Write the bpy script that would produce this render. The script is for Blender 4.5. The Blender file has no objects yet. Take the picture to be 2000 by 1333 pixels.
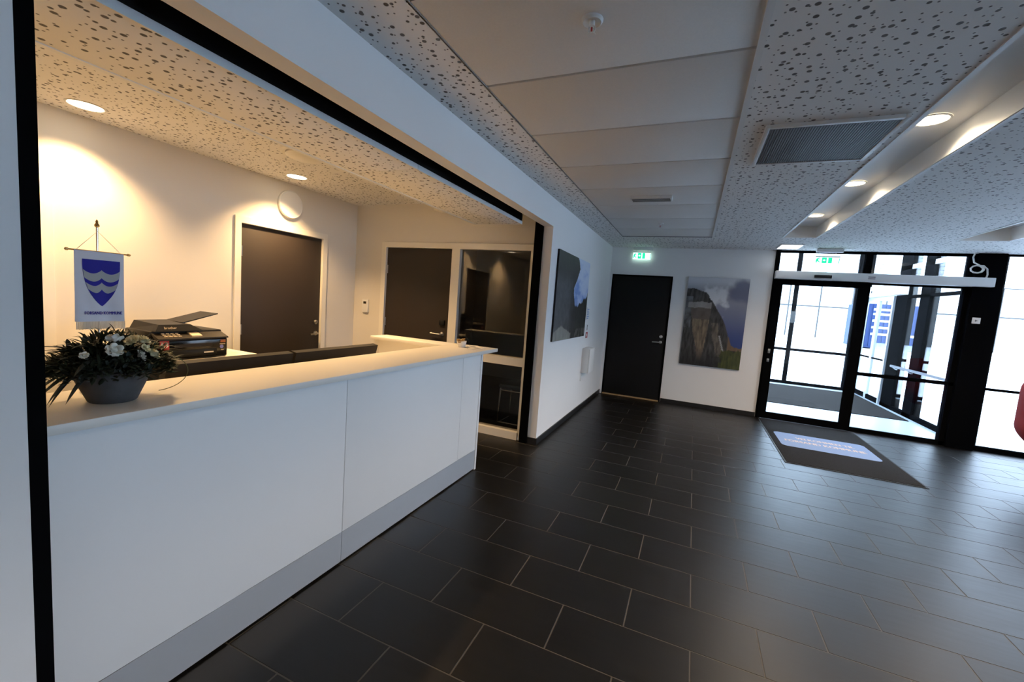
import bpy, bmesh, math, random
from mathutils import Vector, Matrix, noise

# ------------------------------------------------------------------ camera, world, exposure
sc = bpy.context.scene
COL = sc.collection
CAM_H = 1.52
cam_d = bpy.data.cameras.new('camera')
cam = bpy.data.objects.new('camera', cam_d)
COL.objects.link(cam)
cam_d.sensor_fit = 'HORIZONTAL'
cam_d.sensor_width = 36.0
FPX = 820.64
cam_d.lens = FPX * 36.0 / 2000.0
cam_d.clip_start = 0.02
cam_d.clip_end = 500
yaw, pitch, roll = math.radians(-23.015), math.radians(-5.4325), math.radians(4.2986)
fw = Vector((math.sin(yaw) * math.cos(pitch), math.cos(yaw) * math.cos(pitch), math.sin(pitch)))
rt0 = Vector((math.cos(yaw), -math.sin(yaw), 0))
up0 = rt0.cross(fw)
rt = rt0 * math.cos(roll) + up0 * math.sin(roll)
up = -rt0 * math.sin(roll) + up0 * math.cos(roll)
cm = Matrix.Identity(4)
for i in range(3):
    cm[i][0], cm[i][1], cm[i][2] = rt[i], up[i], -fw[i]
cm[2][3] = CAM_H
cam.matrix_world = cm
sc.camera = cam


def project(p):
    d = Vector(p) - Vector((0, 0, CAM_H))
    z = d.dot(fw)
    if z < 0.05:
        return None
    return (1000 + FPX * d.dot(rt) / z, 666.5 - FPX * d.dot(up) / z)


world = bpy.data.worlds.new('overcast_sky')
sc.world = world
world.use_nodes = True
bg = world.node_tree.nodes['Background']
bg.inputs['Color'].default_value = (0.61, 0.77, 1.0, 1)
bg.inputs['Strength'].default_value = 9.5

sc.view_settings.view_transform = 'Standard'
sc.view_settings.look = 'None'
sc.view_settings.exposure = 0.0
sc.view_settings.gamma = 1.0
sc.view_settings.use_curve_mapping = False
sc.cycles.use_denoising = True
sc.cycles.max_bounces = 10
sc.cycles.diffuse_bounces = 5
sc.cycles.transparent_max_bounces = 24
sc.cycles.caustics_reflective = False
sc.cycles.caustics_refractive = False

WARM = (1.0, 0.63, 0.29)
SPOT_RECEPTION = 215.0
SPOT_INNER = 150.0
SPOT_TROUGH = 100.0
TROUGH_COL = (1.0, 0.78, 0.55)

random.seed(7)

# ------------------------------------------------------------------ materials
MATS = {}


def mat(name, col, rough=0.6, metal=0.0, var=0.0, scale=6.0, bump=0.0, bscale=60.0, spec=0.5, emit=None, estr=0.0, stretch=None):
    m = bpy.data.materials.new(name)
    m.use_nodes = True
    nt = m.node_tree
    b = nt.nodes['Principled BSDF']
    b.inputs['Base Color'].default_value = (*col, 1)
    b.inputs['Roughness'].default_value = rough
    b.inputs['Metallic'].default_value = metal
    b.inputs['Specular IOR Level'].default_value = spec
    if emit:
        b.inputs['Emission Color'].default_value = (*emit, 1)
        b.inputs['Emission Strength'].default_value = estr
    geo = nt.nodes.new('ShaderNodeNewGeometry')
    vec = geo.outputs['Position']
    if stretch:
        mp = nt.nodes.new('ShaderNodeMapping')
        mp.inputs['Scale'].default_value = stretch
        nt.links.new(vec, mp.inputs['Vector'])
        vec = mp.outputs['Vector']
    n = nt.nodes.new('ShaderNodeTexNoise')
    n.inputs['Scale'].default_value = scale
    n.inputs['Detail'].default_value = 4
    nt.links.new(vec, n.inputs['Vector'])
    mx = nt.nodes.new('ShaderNodeMix')
    mx.data_type = 'RGBA'
    lo = tuple(max(0, c * (1 - var)) for c in col)
    hi = tuple(min(1, c * (1 + var)) for c in col)
    mx.inputs['A'].default_value = (*lo, 1)
    mx.inputs['B'].default_value = (*hi, 1)
    nt.links.new(n.outputs['Fac'], mx.inputs['Factor'])
    nt.links.new(mx.outputs['Result'], b.inputs['Base Color'])
    if bump:
        n2 = nt.nodes.new('ShaderNodeTexNoise')
        n2.inputs['Scale'].default_value = bscale
        nt.links.new(vec, n2.inputs['Vector'])
        bp = nt.nodes.new('ShaderNodeBump')
        bp.inputs['Strength'].default_value = bump
        bp.inputs['Distance'].default_value = 0.002
        nt.links.new(n2.outputs['Fac'], bp.inputs['Height'])
        nt.links.new(bp.outputs['Normal'], b.inputs['Normal'])
    MATS[name] = m
    return m


def perforated(name, base, hole):
    """plasterboard with randomly scattered round holes of three sizes"""
    m = bpy.data.materials.new(name)
    m.use_nodes = True
    nt = m.node_tree
    b = nt.nodes['Principled BSDF']
    b.inputs['Roughness'].default_value = 0.8
    geo = nt.nodes.new('ShaderNodeNewGeometry')
    total = None
    for k, (cell, rad, keep) in enumerate(((0.066, 0.0098, 0.48), (0.060, 0.0072, 0.5), (0.042, 0.0040, 0.65))):
        mp = nt.nodes.new('ShaderNodeMapping')
        mp.inputs['Location'].default_value = (3.7 * k, 1.9 * k, 0)
        mp.inputs['Rotation'].default_value = (0, 0, 0.6 * k)
        nt.links.new(geo.outputs['Position'], mp.inputs['Vector'])
        v = nt.nodes.new('ShaderNodeTexVoronoi')
        v.voronoi_dimensions = '2D'
        v.feature = 'F1'
        v.inputs['Scale'].default_value = 1 / cell
        v.inputs['Randomness'].default_value = 0.85
        nt.links.new(mp.outputs['Vector'], v.inputs['Vector'])
        mr = nt.nodes.new('ShaderNodeMapRange')
        mr.inputs['From Min'].default_value = (rad - 0.0012) / cell
        mr.inputs['From Max'].default_value = (rad + 0.0012) / cell
        mr.inputs['To Min'].default_value = 1
        mr.inputs['To Max'].default_value = 0
        nt.links.new(v.outputs['Distance'], mr.inputs['Value'])
        sp = nt.nodes.new('ShaderNodeSeparateColor')
        nt.links.new(v.outputs['Color'], sp.inputs['Color'])
        lt = nt.nodes.new('ShaderNodeMath')
        lt.operation = 'LESS_THAN'
        lt.inputs[1].default_value = keep
        nt.links.new(sp.outputs['Red'], lt.inputs[0])
        mu = nt.nodes.new('ShaderNodeMath')
        mu.operation = 'MULTIPLY'
        nt.links.new(mr.outputs['Result'], mu.inputs[0])
        nt.links.new(lt.outputs[0], mu.inputs[1])
        if total is None:
            total = mu.outputs[0]
        else:
            mxm = nt.nodes.new('ShaderNodeMath')
            mxm.operation = 'MAXIMUM'
            nt.links.new(total, mxm.inputs[0])
            nt.links.new(mu.outputs[0], mxm.inputs[1])
            total = mxm.outputs[0]
    mx = nt.nodes.new('ShaderNodeMix')
    mx.data_type = 'RGBA'
    mx.inputs['A'].default_value = (*base, 1)
    mx.inputs['B'].default_value = (*hole, 1)
    nt.links.new(total, mx.inputs['Factor'])
    nt.links.new(mx.outputs['Result'], b.inputs['Base Color'])
    bp = nt.nodes.new('ShaderNodeBump')
    bp.invert = True
    bp.inputs['Strength'].default_value = 0.4
    bp.inputs['Distance'].default_value = 0.004
    nt.links.new(total, bp.inputs['Height'])
    nt.links.new(bp.outputs['Normal'], b.inputs['Normal'])
    MATS[name] = m
    return m


def glass(name, tint=(0.955, 0.97, 0.97), ior=1.5):
    m = bpy.data.materials.new(name)
    m.use_nodes = True
    nt = m.node_tree
    nt.nodes.remove(nt.nodes['Principled BSDF'])
    out = nt.nodes['Material Output']
    tr = nt.nodes.new('ShaderNodeBsdfTransparent')
    tr.inputs['Color'].default_value = (*tint, 1)
    gl = nt.nodes.new('ShaderNodeBsdfGlossy')
    gl.inputs['Roughness'].default_value = 0.0
    fr = nt.nodes.new('ShaderNodeFresnel')
    geo = nt.nodes.new('ShaderNodeNewGeometry')
    mr = nt.nodes.new('ShaderNodeMapRange')          # same reflectance on both faces of the thin pane
    mr.inputs['To Min'].default_value = ior
    mr.inputs['To Max'].default_value = 1 / ior
    nt.links.new(geo.outputs['Backfacing'], mr.inputs['Value'])
    nt.links.new(mr.outputs['Result'], fr.inputs['IOR'])
    mx = nt.nodes.new('ShaderNodeMixShader')
    nt.links.new(fr.outputs[0], mx.inputs[0])
    nt.links.new(tr.outputs[0], mx.inputs[1])
    nt.links.new(gl.outputs[0], mx.inputs[2])
    nt.links.new(mx.outputs[0], out.inputs['Surface'])
    MATS[name] = m
    return m


def attr_mat(name, rough=0.45):
    m = bpy.data.materials.new(name)
    m.use_nodes = True
    nt = m.node_tree
    b = nt.nodes['Principled BSDF']
    b.inputs['Roughness'].default_value = rough
    a = nt.nodes.new('ShaderNodeAttribute')
    a.attribute_name = 'Col'
    nt.links.new(a.outputs['Color'], b.inputs['Base Color'])
    MATS[name] = m
    return m


mat('wall_paint', (0.80, 0.79, 0.78), 0.75, var=0.02, scale=2, bump=0.06, bscale=250)
mat('wall_cream', (0.74, 0.71, 0.66), 0.75, var=0.02, scale=2, bump=0.06, bscale=250)
mat('white_paint', (0.80, 0.80, 0.79), 0.45, var=0.01)
mat('frame_paint', (0.82, 0.79, 0.72), 0.4, var=0.01)
mat('laminate', (0.80, 0.80, 0.80), 0.5, var=0.01, bump=0.02, bscale=300)
mat('ledge_laminate', (0.80, 0.77, 0.71), 0.42, var=0.01)
mat('aluminium', (0.70, 0.74, 0.80), 0.32, metal=0.6, var=0.06, scale=40, stretch=(1, 1, 30))
mat('grey_metal', (0.10, 0.11, 0.13), 0.5)
mat('chrome', (0.75, 0.75, 0.75), 0.12, metal=1.0)
mat('steel', (0.55, 0.53, 0.50), 0.3, metal=1.0)
mat('brass', (0.55, 0.40, 0.18), 0.35, metal=1.0)
mat('black_metal', (0.0035, 0.0038, 0.0045), 0.6, var=0.1, spec=0.0)
mat('black_void', (0.004, 0.004, 0.004), 0.9)
mat('black_plastic', (0.008, 0.008, 0.008), 0.4, var=0.1, spec=0.3)
mat('black_gloss', (0.006, 0.006, 0.007), 0.12)
mat('dark_plastic', (0.015, 0.012, 0.010), 0.5, var=0.1, spec=0.3)
mat('door_brown', (0.034, 0.026, 0.022), 0.55, spec=0.3, var=0.08, scale=3)
mat('door_black', (0.008, 0.008, 0.008), 0.6, spec=0.2, var=0.08, scale=3)
mat('oak', (0.35, 0.22, 0.10), 0.5, var=0.2, scale=20, stretch=(2, 30, 30))
mat('ceiling_panel', (0.82, 0.80, 0.77), 0.9, var=0.05, scale=120, bump=0.15, bscale=400)
mat('grille_grey', (0.07, 0.07, 0.07), 0.5, var=0.05)
mat('joint_grey', (0.30, 0.29, 0.28), 0.7)
mat('skirting', (0.012, 0.012, 0.013), 0.4, var=0.1)
mat('grout', (0.070, 0.061, 0.050), 0.8, var=0.15, scale=30)
mat('carpet', (0.018, 0.016, 0.015), 0.95, var=0.6, scale=90, bump=0.8, bscale=500, spec=0.1)
mat('mat_blue', (0.20, 0.28, 0.46), 0.9, var=0.1, scale=200, bump=0.4, bscale=500)
mat('mat_text', (0.62, 0.50, 0.44), 0.9, var=0.05, scale=200)
mat('rubber', (0.010, 0.010, 0.010), 0.7)
mat('snow', (0.86, 0.90, 0.94), 0.9, var=0.04, scale=0.3)
mat('vest_tile', (0.40, 0.46, 0.52), 0.35, var=0.06, scale=4)
mat('cladding', (0.82, 0.84, 0.86), 0.7, var=0.02)
mat('container_blue', (0.004, 0.030, 0.14), 0.5, var=0.1)
mat('sign_white', (0.8, 0.85, 0.82), 0.4)
mat('exit_green', (0.0, 0.40, 0.16), 0.4, emit=(0.02, 0.85, 0.38), estr=1.2)
mat('exit_white', (0.75, 0.9, 0.84), 0.4, emit=(0.66, 1.0, 0.86), estr=2.0)
mat('lamp_warm', (1, 0.9, 0.75), 0.4, emit=(1.0, 0.86, 0.62), estr=9.0)
mat('lamp_white', (1, 1, 1), 0.4, emit=(0.95, 0.98, 1.0), estr=3.0)
mat('red_fabric', (0.19, 0.007, 0.006), 0.7, var=0.12, scale=30, bump=0.3, bscale=400, spec=0.1)
mat('flag_cloth', (0.72, 0.73, 0.80), 0.8, var=0.03, scale=30)
mat('flag_blue', (0.012, 0.010, 0.30), 0.75)
mat('flag_silver', (0.36, 0.37, 0.38), 0.6)
mat('fringe', (0.70, 0.64, 0.54), 0.8)
mat('concrete_pot', (0.070, 0.072, 0.078), 0.85, var=0.35, scale=30, bump=0.4, bscale=80)
mat('leaf_dark', (0.020, 0.032, 0.016), 0.55, var=0.4, scale=40)
mat('leaf_blue', (0.055, 0.075, 0.070), 0.55, var=0.3, scale=40)
mat('leaf_olive', (0.085, 0.095, 0.030), 0.6, var=0.4, scale=40)
mat('petal_white', (0.82, 0.82, 0.74), 0.6, var=0.05, scale=60)
mat('petal_cream', (0.84, 0.76, 0.48), 0.6, var=0.1, scale=60)
mat('paper', (0.80, 0.78, 0.76), 0.7)
mat('print_grey', (0.25, 0.25, 0.27), 0.6)
mat('sticker_red', (0.50, 0.02, 0.03), 0.5)
mat('sticker_orange', (0.65, 0.20, 0.05), 0.5)
mat('sticker_blue', (0.20, 0.22, 0.65), 0.5)
mat('sign_blue', (0.20, 0.33, 0.62), 0.5)
mat('keys', (0.55, 0.46, 0.34), 0.4)
mat('candy', (0.35, 0.20, 0.06), 0.3, var=0.4, scale=60)
perforated('perforated_board', (0.86, 0.845, 0.825), (0.13, 0.12, 0.115))
glass('clear_glass')
glass('dark_glass', (0.76, 0.76, 0.76), 1.5)
attr_mat('photo_print')


def tile_material():
    m = bpy.data.materials.new('slate_tile')
    m.use_nodes = True
    nt = m.node_tree
    b = nt.nodes['Principled BSDF']
    b.inputs['Specular IOR Level'].default_value = 0.29
    geo = nt.nodes.new('ShaderNodeNewGeometry')
    oi = nt.nodes.new('ShaderNodeObjectInfo')
    mp = nt.nodes.new('ShaderNodeMapping')
    mp.inputs['Scale'].default_value = (2.0, 14.0, 2.0)
    nt.links.new(geo.outputs['Position'], mp.inputs['Vector'])
    n = nt.nodes.new('ShaderNodeTexNoise')
    n.inputs['Scale'].default_value = 2.2
    n.inputs['Detail'].default_value = 6
    nt.links.new(mp.outputs['Vector'], n.inputs['Vector'])
    cr = nt.nodes.new('ShaderNodeMix')
    cr.data_type = 'RGBA'
    cr.inputs['A'].default_value = (0.0046, 0.0044, 0.0042, 1)
    cr.inputs['B'].default_value = (0.0105, 0.0100, 0.0095, 1)
    nt.links.new(n.outputs['Fac'], cr.inputs['Factor'])
    hv = nt.nodes.new('ShaderNodeHueSaturation')
    mr = nt.nodes.new('ShaderNodeMapRange')
    mr.inputs['To Min'].default_value = 0.82
    mr.inputs['To Max'].default_value = 1.18
    nt.links.new(oi.outputs['Random'], mr.inputs['Value'])
    nt.links.new(mr.outputs['Result'], hv.inputs['Value'])
    nt.links.new(cr.outputs['Result'], hv.inputs['Color'])
    nt.links.new(hv.outputs['Color'], b.inputs['Base Color'])
    rr = nt.nodes.new('ShaderNodeMapRange')
    rr.inputs['To Min'].default_value = 0.30
    rr.inputs['To Max'].default_value = 0.44
    nt.links.new(n.outputs['Fac'], rr.inputs['Value'])
    nt.links.new(rr.outputs['Result'], b.inputs['Roughness'])
    bp = nt.nodes.new('ShaderNodeBump')
    bp.inputs['Strength'].default_value = 0.06
    bp.inputs['Distance'].default_value = 0.003
    nt.links.new(n.outputs['Fac'], bp.inputs['Height'])
    nt.links.new(bp.outputs['Normal'], b.inputs['Normal'])
    MATS['slate_tile'] = m


tile_material()

# ------------------------------------------------------------------ builders
ORG = {}      # world origin of every object made here


def tag(o, label=None, cat=None, group=None, kind=None):
    if label: o['label'] = label
    if cat: o['category'] = cat
    if group: o['group'] = group
    if kind: o['kind'] = kind
    return o


def link(o, origin, parent):
    COL.objects.link(o)
    if parent is not None:
        o.parent = parent
        o.location = Vector(origin) - ORG[parent]
    else:
        o.location = origin
    ORG[o] = Vector(origin)
    return o


def thing(name, label, cat, loc, group=None, kind=None):
    o = bpy.data.objects.new(name, None)
    o.empty_display_size = 0.1
    link(o, loc, None)
    return tag(o, label, cat, group, kind)


class MB:
    def __init__(self):
        self.v, self.f = [], []

    def add(self, v, f):
        o = len(self.v)
        self.v += [tuple(p) for p in v]
        self.f += [tuple(i + o for i in q) for q in f]
        return self

    def box(self, x0, x1, y0, y1, z0, z1):
        x0, x1 = sorted((x0, x1)); y0, y1 = sorted((y0, y1)); z0, z1 = sorted((z0, z1))
        v = [(x0, y0, z0), (x1, y0, z0), (x1, y1, z0), (x0, y1, z0), (x0, y0, z1), (x1, y0, z1), (x1, y1, z1), (x0, y1, z1)]
        return self.add(v, [(0, 3, 2, 1), (4, 5, 6, 7), (0, 1, 5, 4), (1, 2, 6, 5), (2, 3, 7, 6), (3, 0, 4, 7)])

    def rbox(self, x0, x1, y0, y1, z0, z1, r=0.004, seg=2):
        bm = bmesh.new()
        bmesh.ops.create_cube(bm, size=1)
        for v in bm.verts:
            v.co = Vector(((x0 + x1) / 2 + v.co.x * abs(x1 - x0), (y0 + y1) / 2 + v.co.y * abs(y1 - y0), (z0 + z1) / 2 + v.co.z * abs(z1 - z0)))
        bmesh.ops.bevel(bm, geom=list(bm.edges), offset=r, segments=seg, affect='EDGES', profile=0.5)
        bm.verts.index_update()
        self.add([v.co[:] for v in bm.verts], [[v.index for v in f.verts] for f in bm.faces])
        bm.free()
        return self

    def hexa(self, p):
        """8 points, bottom 4 (ccw from above) then top 4"""
        return self.add(p, [(0, 3, 2, 1), (4, 5, 6, 7), (0, 1, 5, 4), (1, 2, 6, 5), (2, 3, 7, 6), (3, 0, 4, 7)])

    def prism(self, pts, axis, a, b):
        """extrude a 2D polygon along axis 0/1/2 between a and b"""
        def P(q, t):
            return {0: (t, q[0], q[1]), 1: (q[0], t, q[1]), 2: (q[0], q[1], t)}[axis]
        n = len(pts)
        v = [P(q, a) for q in pts] + [P(q, b) for q in pts]
        f = [tuple(range(n - 1, -1, -1)), tuple(range(n, 2 * n))]
        f += [(i, (i + 1) % n, n + (i + 1) % n, n + i) for i in range(n)]
        return self.add(v, f)

    def lathe(self, c, prof, n=24, axis=2, caps=True):
        v, f = [], []
        for r, h in prof:
            for i in range(n):
                a = 2 * math.pi * i / n
                p = (r * math.cos(a), r * math.sin(a), h)
                if axis == 0: p = (h, p[0], p[1])
                if axis == 1: p = (p[1], h, p[0])
                v.append((c[0] + p[0], c[1] + p[1], c[2] + p[2]))
        for k in range(len(prof) - 1):
            for i in range(n):
                j = (i + 1) % n
                f.append((k * n + i, k * n + j, (k + 1) * n + j, (k + 1) * n + i))
        if caps:
            f.append(tuple(range(n - 1, -1, -1)))
            m = (len(prof) - 1) * n
            f.append(tuple(range(m, m + n)))
        return self.add(v, f)

    def tube(self, pts, r, n=8, closed=False):
        P = [Vector(p) for p in pts]
        m = len(P)
        rad = r if isinstance(r, (list, tuple)) else [r] * m
        T = []
        for i in range(m):
            a = P[(i - 1) % m] if (closed or i > 0) else P[i]
            b = P[(i + 1) % m] if (closed or i < m - 1) else P[i]
            T.append((b - a).normalized())
        u = T[0].orthogonal().normalized()
        v, f = [], []
        for i in range(m):
            u = (u - T[i] * u.dot(T[i])).normalized()
            w = T[i].cross(u)
            for k in range(n):
                a = 2 * math.pi * k / n
                v.append(P[i] + (u * math.cos(a) + w * math.sin(a)) * rad[i])
        for i in range(m if closed else m - 1):
            j = (i + 1) % m
            for k in range(n):
                l = (k + 1) % n
                f.append((i * n + k, i * n + l, j * n + l, j * n + k))
        if not closed:
            f.append(tuple(range(n - 1, -1, -1)))
            f.append(tuple(range((m - 1) * n, m * n)))
        return self.add(v, f)

    def mesh(self, name, origin):
        me = bpy.data.meshes.new(name)
        o = Vector(origin)
        me.from_pydata([tuple(Vector(p) - o) for p in self.v], [], self.f)
        me.update()
        return me

    def build(self, name, material, parent=None, smooth=False, label=None, cat=None, group=None, kind=None, origin=None):
        if origin is None:
            xs, ys, zs = zip(*self.v)
            origin = ((min(xs) + max(xs)) / 2, (min(ys) + max(ys)) / 2, min(zs))
        me = self.mesh(name, origin)
        me.materials.append(MATS[material])
        if smooth:
            me.polygons.foreach_set('use_smooth', [True] * len(me.polygons))
            try:
                me.set_sharp_from_angle(angle=math.radians(40))
            except Exception:
                pass
        o = bpy.data.objects.new(name, me)
        link(o, origin, parent)
        return tag(o, label, cat, group, kind)


def box(name, m, parent, *b, **k):
    return MB().box(*b).build(name, m, parent, **k)


def rbox(name, m, parent, *b, r=0.004, **k):
    return MB().rbox(*b, r=r).build(name, m, parent, smooth=True, **k)


def copy_obj(src, origin, parent):
    c = src.copy()
    return link(c, origin, parent)


def struct(name, mb, m, label, cat, parent=None, smooth=False):
    return mb.build(name, m, parent, smooth=smooth, label=label, cat=cat, kind='structure')


def text_geo(s, size, extrude=0.0004, space=1.0):
    cu = bpy.data.curves.new('lettering', 'FONT')
    cu.body = s
    cu.size = size
    cu.extrude = extrude
    cu.space_character = space
    cu.align_x = 'CENTER'
    cu.align_y = 'CENTER'
    cu.resolution_u = 2
    o = bpy.data.objects.new('lettering_tmp', cu)
    COL.objects.link(o)
    dg = bpy.context.evaluated_depsgraph_get()
    me = bpy.data.meshes.new_from_object(o.evaluated_get(dg))
    v = [w.co.copy() for w in me.vertices]
    f = [tuple(p.vertices) for p in me.polygons]
    bpy.data.objects.remove(o)
    bpy.data.curves.remove(cu)
    bpy.data.meshes.remove(me)
    return v, f


def text_mb(s, size, center, right, upv, bold=0.0, fit=None):
    v, f = text_geo(s, size)
    c, r, u = Vector(center), Vector(right).normalized(), Vector(upv).normalized()
    n = r.cross(u)
    k = 1.0
    if fit:
        w = max(p.x for p in v) - min(p.x for p in v)
        k = fit / w
    mb = MB()
    mb.add([c + r * (p.x * k) + u * p.y + n * p.z for p in v], f)
    if bold:
        mb.add([c + r * (p.x * k + bold) + u * p.y + n * (p.z * 1.02) for p in v], f)
    return mb


# ------------------------------------------------------------------ measures (metres)
ZC = 2.585                      # ceiling
XW = -1.415                     # lobby face of the left wall
XWI = -1.515                    # its reception face
YJ, YN = 4.19, 0.445            # far and near edge of the reception opening
ZH = 2.313                      # underside of the header
X1 = -4.077                     # side wall of the reception
Y2 = 4.24                       # end wall of the reception
YF = 7.50                       # far wall and glass front
XR = 8.2
YB = -3.0
XB, YRB = -4.3, -1.6

# ------------------------------------------------------------------ floor
floor = MB().box(XB, XR, YB, YF + 0.15, -0.10, -0.0012).build('floor', 'grout', None, label='dark charcoal tiled lobby floor with pale brown joints', cat='floor', kind='structure')
RP, XP, JW = 0.3063, 0.5965, 0.006
tiles = []
n0 = int((YB - 1.378) / RP) - 1
for n in range(n0, 22):
    y0, y1 = 1.378 + n * RP, 1.378 + (n + 1) * RP
    if y1 < YB or y0 > YF: continue
    off = 0.146 if n % 2 else -0.152
    k0 = int((XB - off) / XP) - 1
    for k in range(k0, k0 + 26):
        x0, x1 = off + k * XP, off + (k + 1) * XP
        if x1 < XB + 0.1 or x0 > XR: continue
        tiles.append((max(x0, XB + .1) + JW / 2, min(x1, XR) - JW / 2, max(y0, YB) + JW / 2, min(y1, YF) - JW / 2))


def px_area(t):
    pts = []
    for x, y in ((t[0], t[2]), (t[1], t[2]), (t[1], t[3]), (t[0], t[3])):
        p = project((x, y, 0))
        if p is None: return 0
        pts.append(p)
    if max(p[0] for p in pts) < 0 or min(p[0] for p in pts) > 2000 or min(p[1] for p in pts) > 1333: return 0
    cx, cy = (t[0] + t[1]) / 2, (t[2] + t[3]) / 2
    if t[1] < -1.66 and cy < 3.2 : return 0
    if t[1] < -1.45 and cy > 4.2 : return 0
    if t[1] < -2.3: return 0
    return abs(sum(pts[i][0] * pts[(i + 1) % 4][1] - pts[(i + 1) % 4][0] * pts[i][1] for i in range(4))) / 2


ranked = sorted(tiles, key=px_area, reverse=True)
shown = [t for t in ranked if px_area(t) > 0][:298]
rest = [t for t in tiles if t not in set(shown)]
tile_meshes = {}


def tile_mb(x0, x1, y0, y1):
    b = 0.0006
    mb = MB()
    v = [(x0, y0, -0.009), (x1, y0, -0.009), (x1, y1, -0.009), (x0, y1, -0.009),
         (x0, y0, -b), (x1, y0, -b), (x1, y1, -b), (x0, y1, -b),
         (x0 + b, y0 + b, 0), (x1 - b, y0 + b, 0), (x1 - b, y1 - b, 0), (x0 + b, y1 - b, 0)]
    f = [(0, 1, 5, 4), (1, 2, 6, 5), (2, 3, 7, 6), (3, 0, 4, 7), (4, 5, 9, 8), (5, 6, 10, 9), (6, 7, 11, 10), (7, 4, 8, 11), (8, 9, 10, 11)]
    return mb.add(v, f)


for t in shown:
    w, d = round(t[1] - t[0], 4), round(t[3] - t[2], 4)
    key = (w, d)
    c = ((t[0] + t[1]) / 2, (t[2] + t[3]) / 2, 0)
    if key not in tile_meshes:
        me = tile_mb(-w / 2, w / 2, -d / 2, d / 2).mesh('tile', (0, 0, 0))
        me.materials.append(MATS['slate_tile'])
        tile_meshes[key] = me
    o = bpy.data.objects.new('tile', tile_meshes[key])
    link(o, c, floor)
mb = MB()
for t in rest:
    q = tile_mb(*t)
    mb.add(q.v, q.f)
mb.build('tile_field', 'slate_tile', floor, kind='stuff')

# ------------------------------------------------------------------ ceiling
holes = [(-1.085, 0.140, -2.6, 6.40), (0.945, 1.295, -1.2, 6.36), (2.66, 3.09, -1.2, 6.46)]
xs = sorted({XB, XR, *[h[0] for h in holes], *[h[1] for h in holes]})
ys = sorted({YB, YF + 0.15, *[h[2] for h in holes], *[h[3] for h in holes]})
mb = MB()
for i in range(len(xs) - 1):
    for j in range(len(ys) - 1):
        cx, cy = (xs[i] + xs[i + 1]) / 2, (ys[j] + ys[j + 1]) / 2
        if any(h[0] < cx < h[1] and h[2] < cy < h[3] for h in holes): continue
        mb.box(xs[i], xs[i + 1], ys[j], ys[j + 1], ZC, ZC + 0.03)
ceiling = struct('ceiling', mb, 'perforated_board', 'off-white plasterboard ceiling with scattered round holes', 'ceiling')
box('upper_deck', 'white_paint', ceiling, XB, XR, YB, YF + 0.15, ZC + 0.16, ZC + 0.20)
# acoustic panels of the recessed field
py = [6.40, 5.82, 5.18, 4.54, 3.895, 3.257, 2.617, 1.975, 1.335, 0.695, 0.055, -0.585, -1.225, -1.865, -2.6]
for a, b in zip(py[1:], py[:-1]):
    rbox('ceiling_panel', 'ceiling_panel', ceiling, -1.083, 0.118, a + 0.008, b - 0.008, ZC + 0.004, ZC + 0.024, r=0.002)
box('backing_board', 'joint_grey', ceiling, -1.085, 0.14, -2.6, 6.40, ZC + 0.025, ZC + 0.029)
trim = thing('trim_1', 'slim white metal edging around the recessed ceiling panels', 'trim', (-0.47, 1.9, ZC - 0.004), kind='structure')
box('edge_bar', 'white_paint', trim, 0.116, 0.142, -2.6, 6.40, ZC - 0.004, ZC + 0.02)
box('edge_bar', 'joint_grey', trim, -1.090, -1.080, -2.6, 6.40, ZC, ZC + 0.02)
box('edge_bar', 'joint_grey', trim, -1.080, 0.116, 6.392, 6.402, ZC - 0.004, ZC + 0.02)


def trough(name, h, label, cat='light trough'):
    x0, x1, y0, y1 = h
    t = thing(name, label, cat, ((x0 + x1) / 2, (y0 + y1) / 2, ZC), kind='structure', group='ceiling light troughs')
    box('top_panel', 'white_paint', t, x0, x1, y0, y1, ZC + 0.135, ZC + 0.150)
    box('side_panel', 'white_paint', t, x0, x0 + 0.006, y0, y1, ZC - 0.003, ZC + 0.135)
    box('side_panel', 'white_paint', t, x1 - 0.006, x1, y0, y1, ZC - 0.003, ZC + 0.135)
    box('end_panel', 'white_paint', t, x0 + .006, x1 - .006, y1 - 0.006, y1, ZC - 0.003, ZC + 0.135)
    box('end_panel', 'white_paint', t, x0 + .006, x1 - .006, y0, y0 + 0.006, ZC - 0.003, ZC + 0.135)
    box('flange', 'white_paint', t, x0 - 0.018, x0, y0, y1 + 0.018, ZC - 0.005, ZC - 0.0005)
    box('flange', 'white_paint', t, x1, x1 + 0.018, y0, y1 + 0.018, ZC - 0.005, ZC - 0.0005)
    box('flange', 'white_paint', t, x0, x1, y1, y1 + 0.018, ZC - 0.005, ZC - 0.0005)
    return t


trough('light_trough', holes[1], 'long recessed ceiling light trough beside the square air grille')
trough('light_trough', holes[2], 'recessed ceiling light trough at the right edge, near the glass front')


def downlight(x, y, z, r, label, group, energy, cone, estr_mat='lamp_warm', emit=True, col=WARM):
    t = thing('downlight', label, 'downlight', (x, y, z), group)
    MB().lathe((x, y, z), [(r + 0.008, 0.0), (r + 0.008, -0.004), (r, -0.006), (r - 0.006, -0.002)], 28, caps=False).build('trim_ring', 'white_paint', t, smooth=True)
    MB().lathe((x, y, z), [(r - 0.003, -0.0005), (r - 0.003, -0.003)], 28).build('lens', estr_mat, t, smooth=True)
    if emit:
        ld = bpy.data.lights.new('downlight_beam', 'SPOT')
        ld.energy = energy
        ld.color = col
        ld.spot_size = math.radians(cone)
        ld.spot_blend = 0.75
        ld.shadow_soft_size = 0.05
        lo = bpy.data.objects.new('downlight_beam', ld)
        link(lo, (x, y, z - 0.012), t)
    return t


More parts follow.
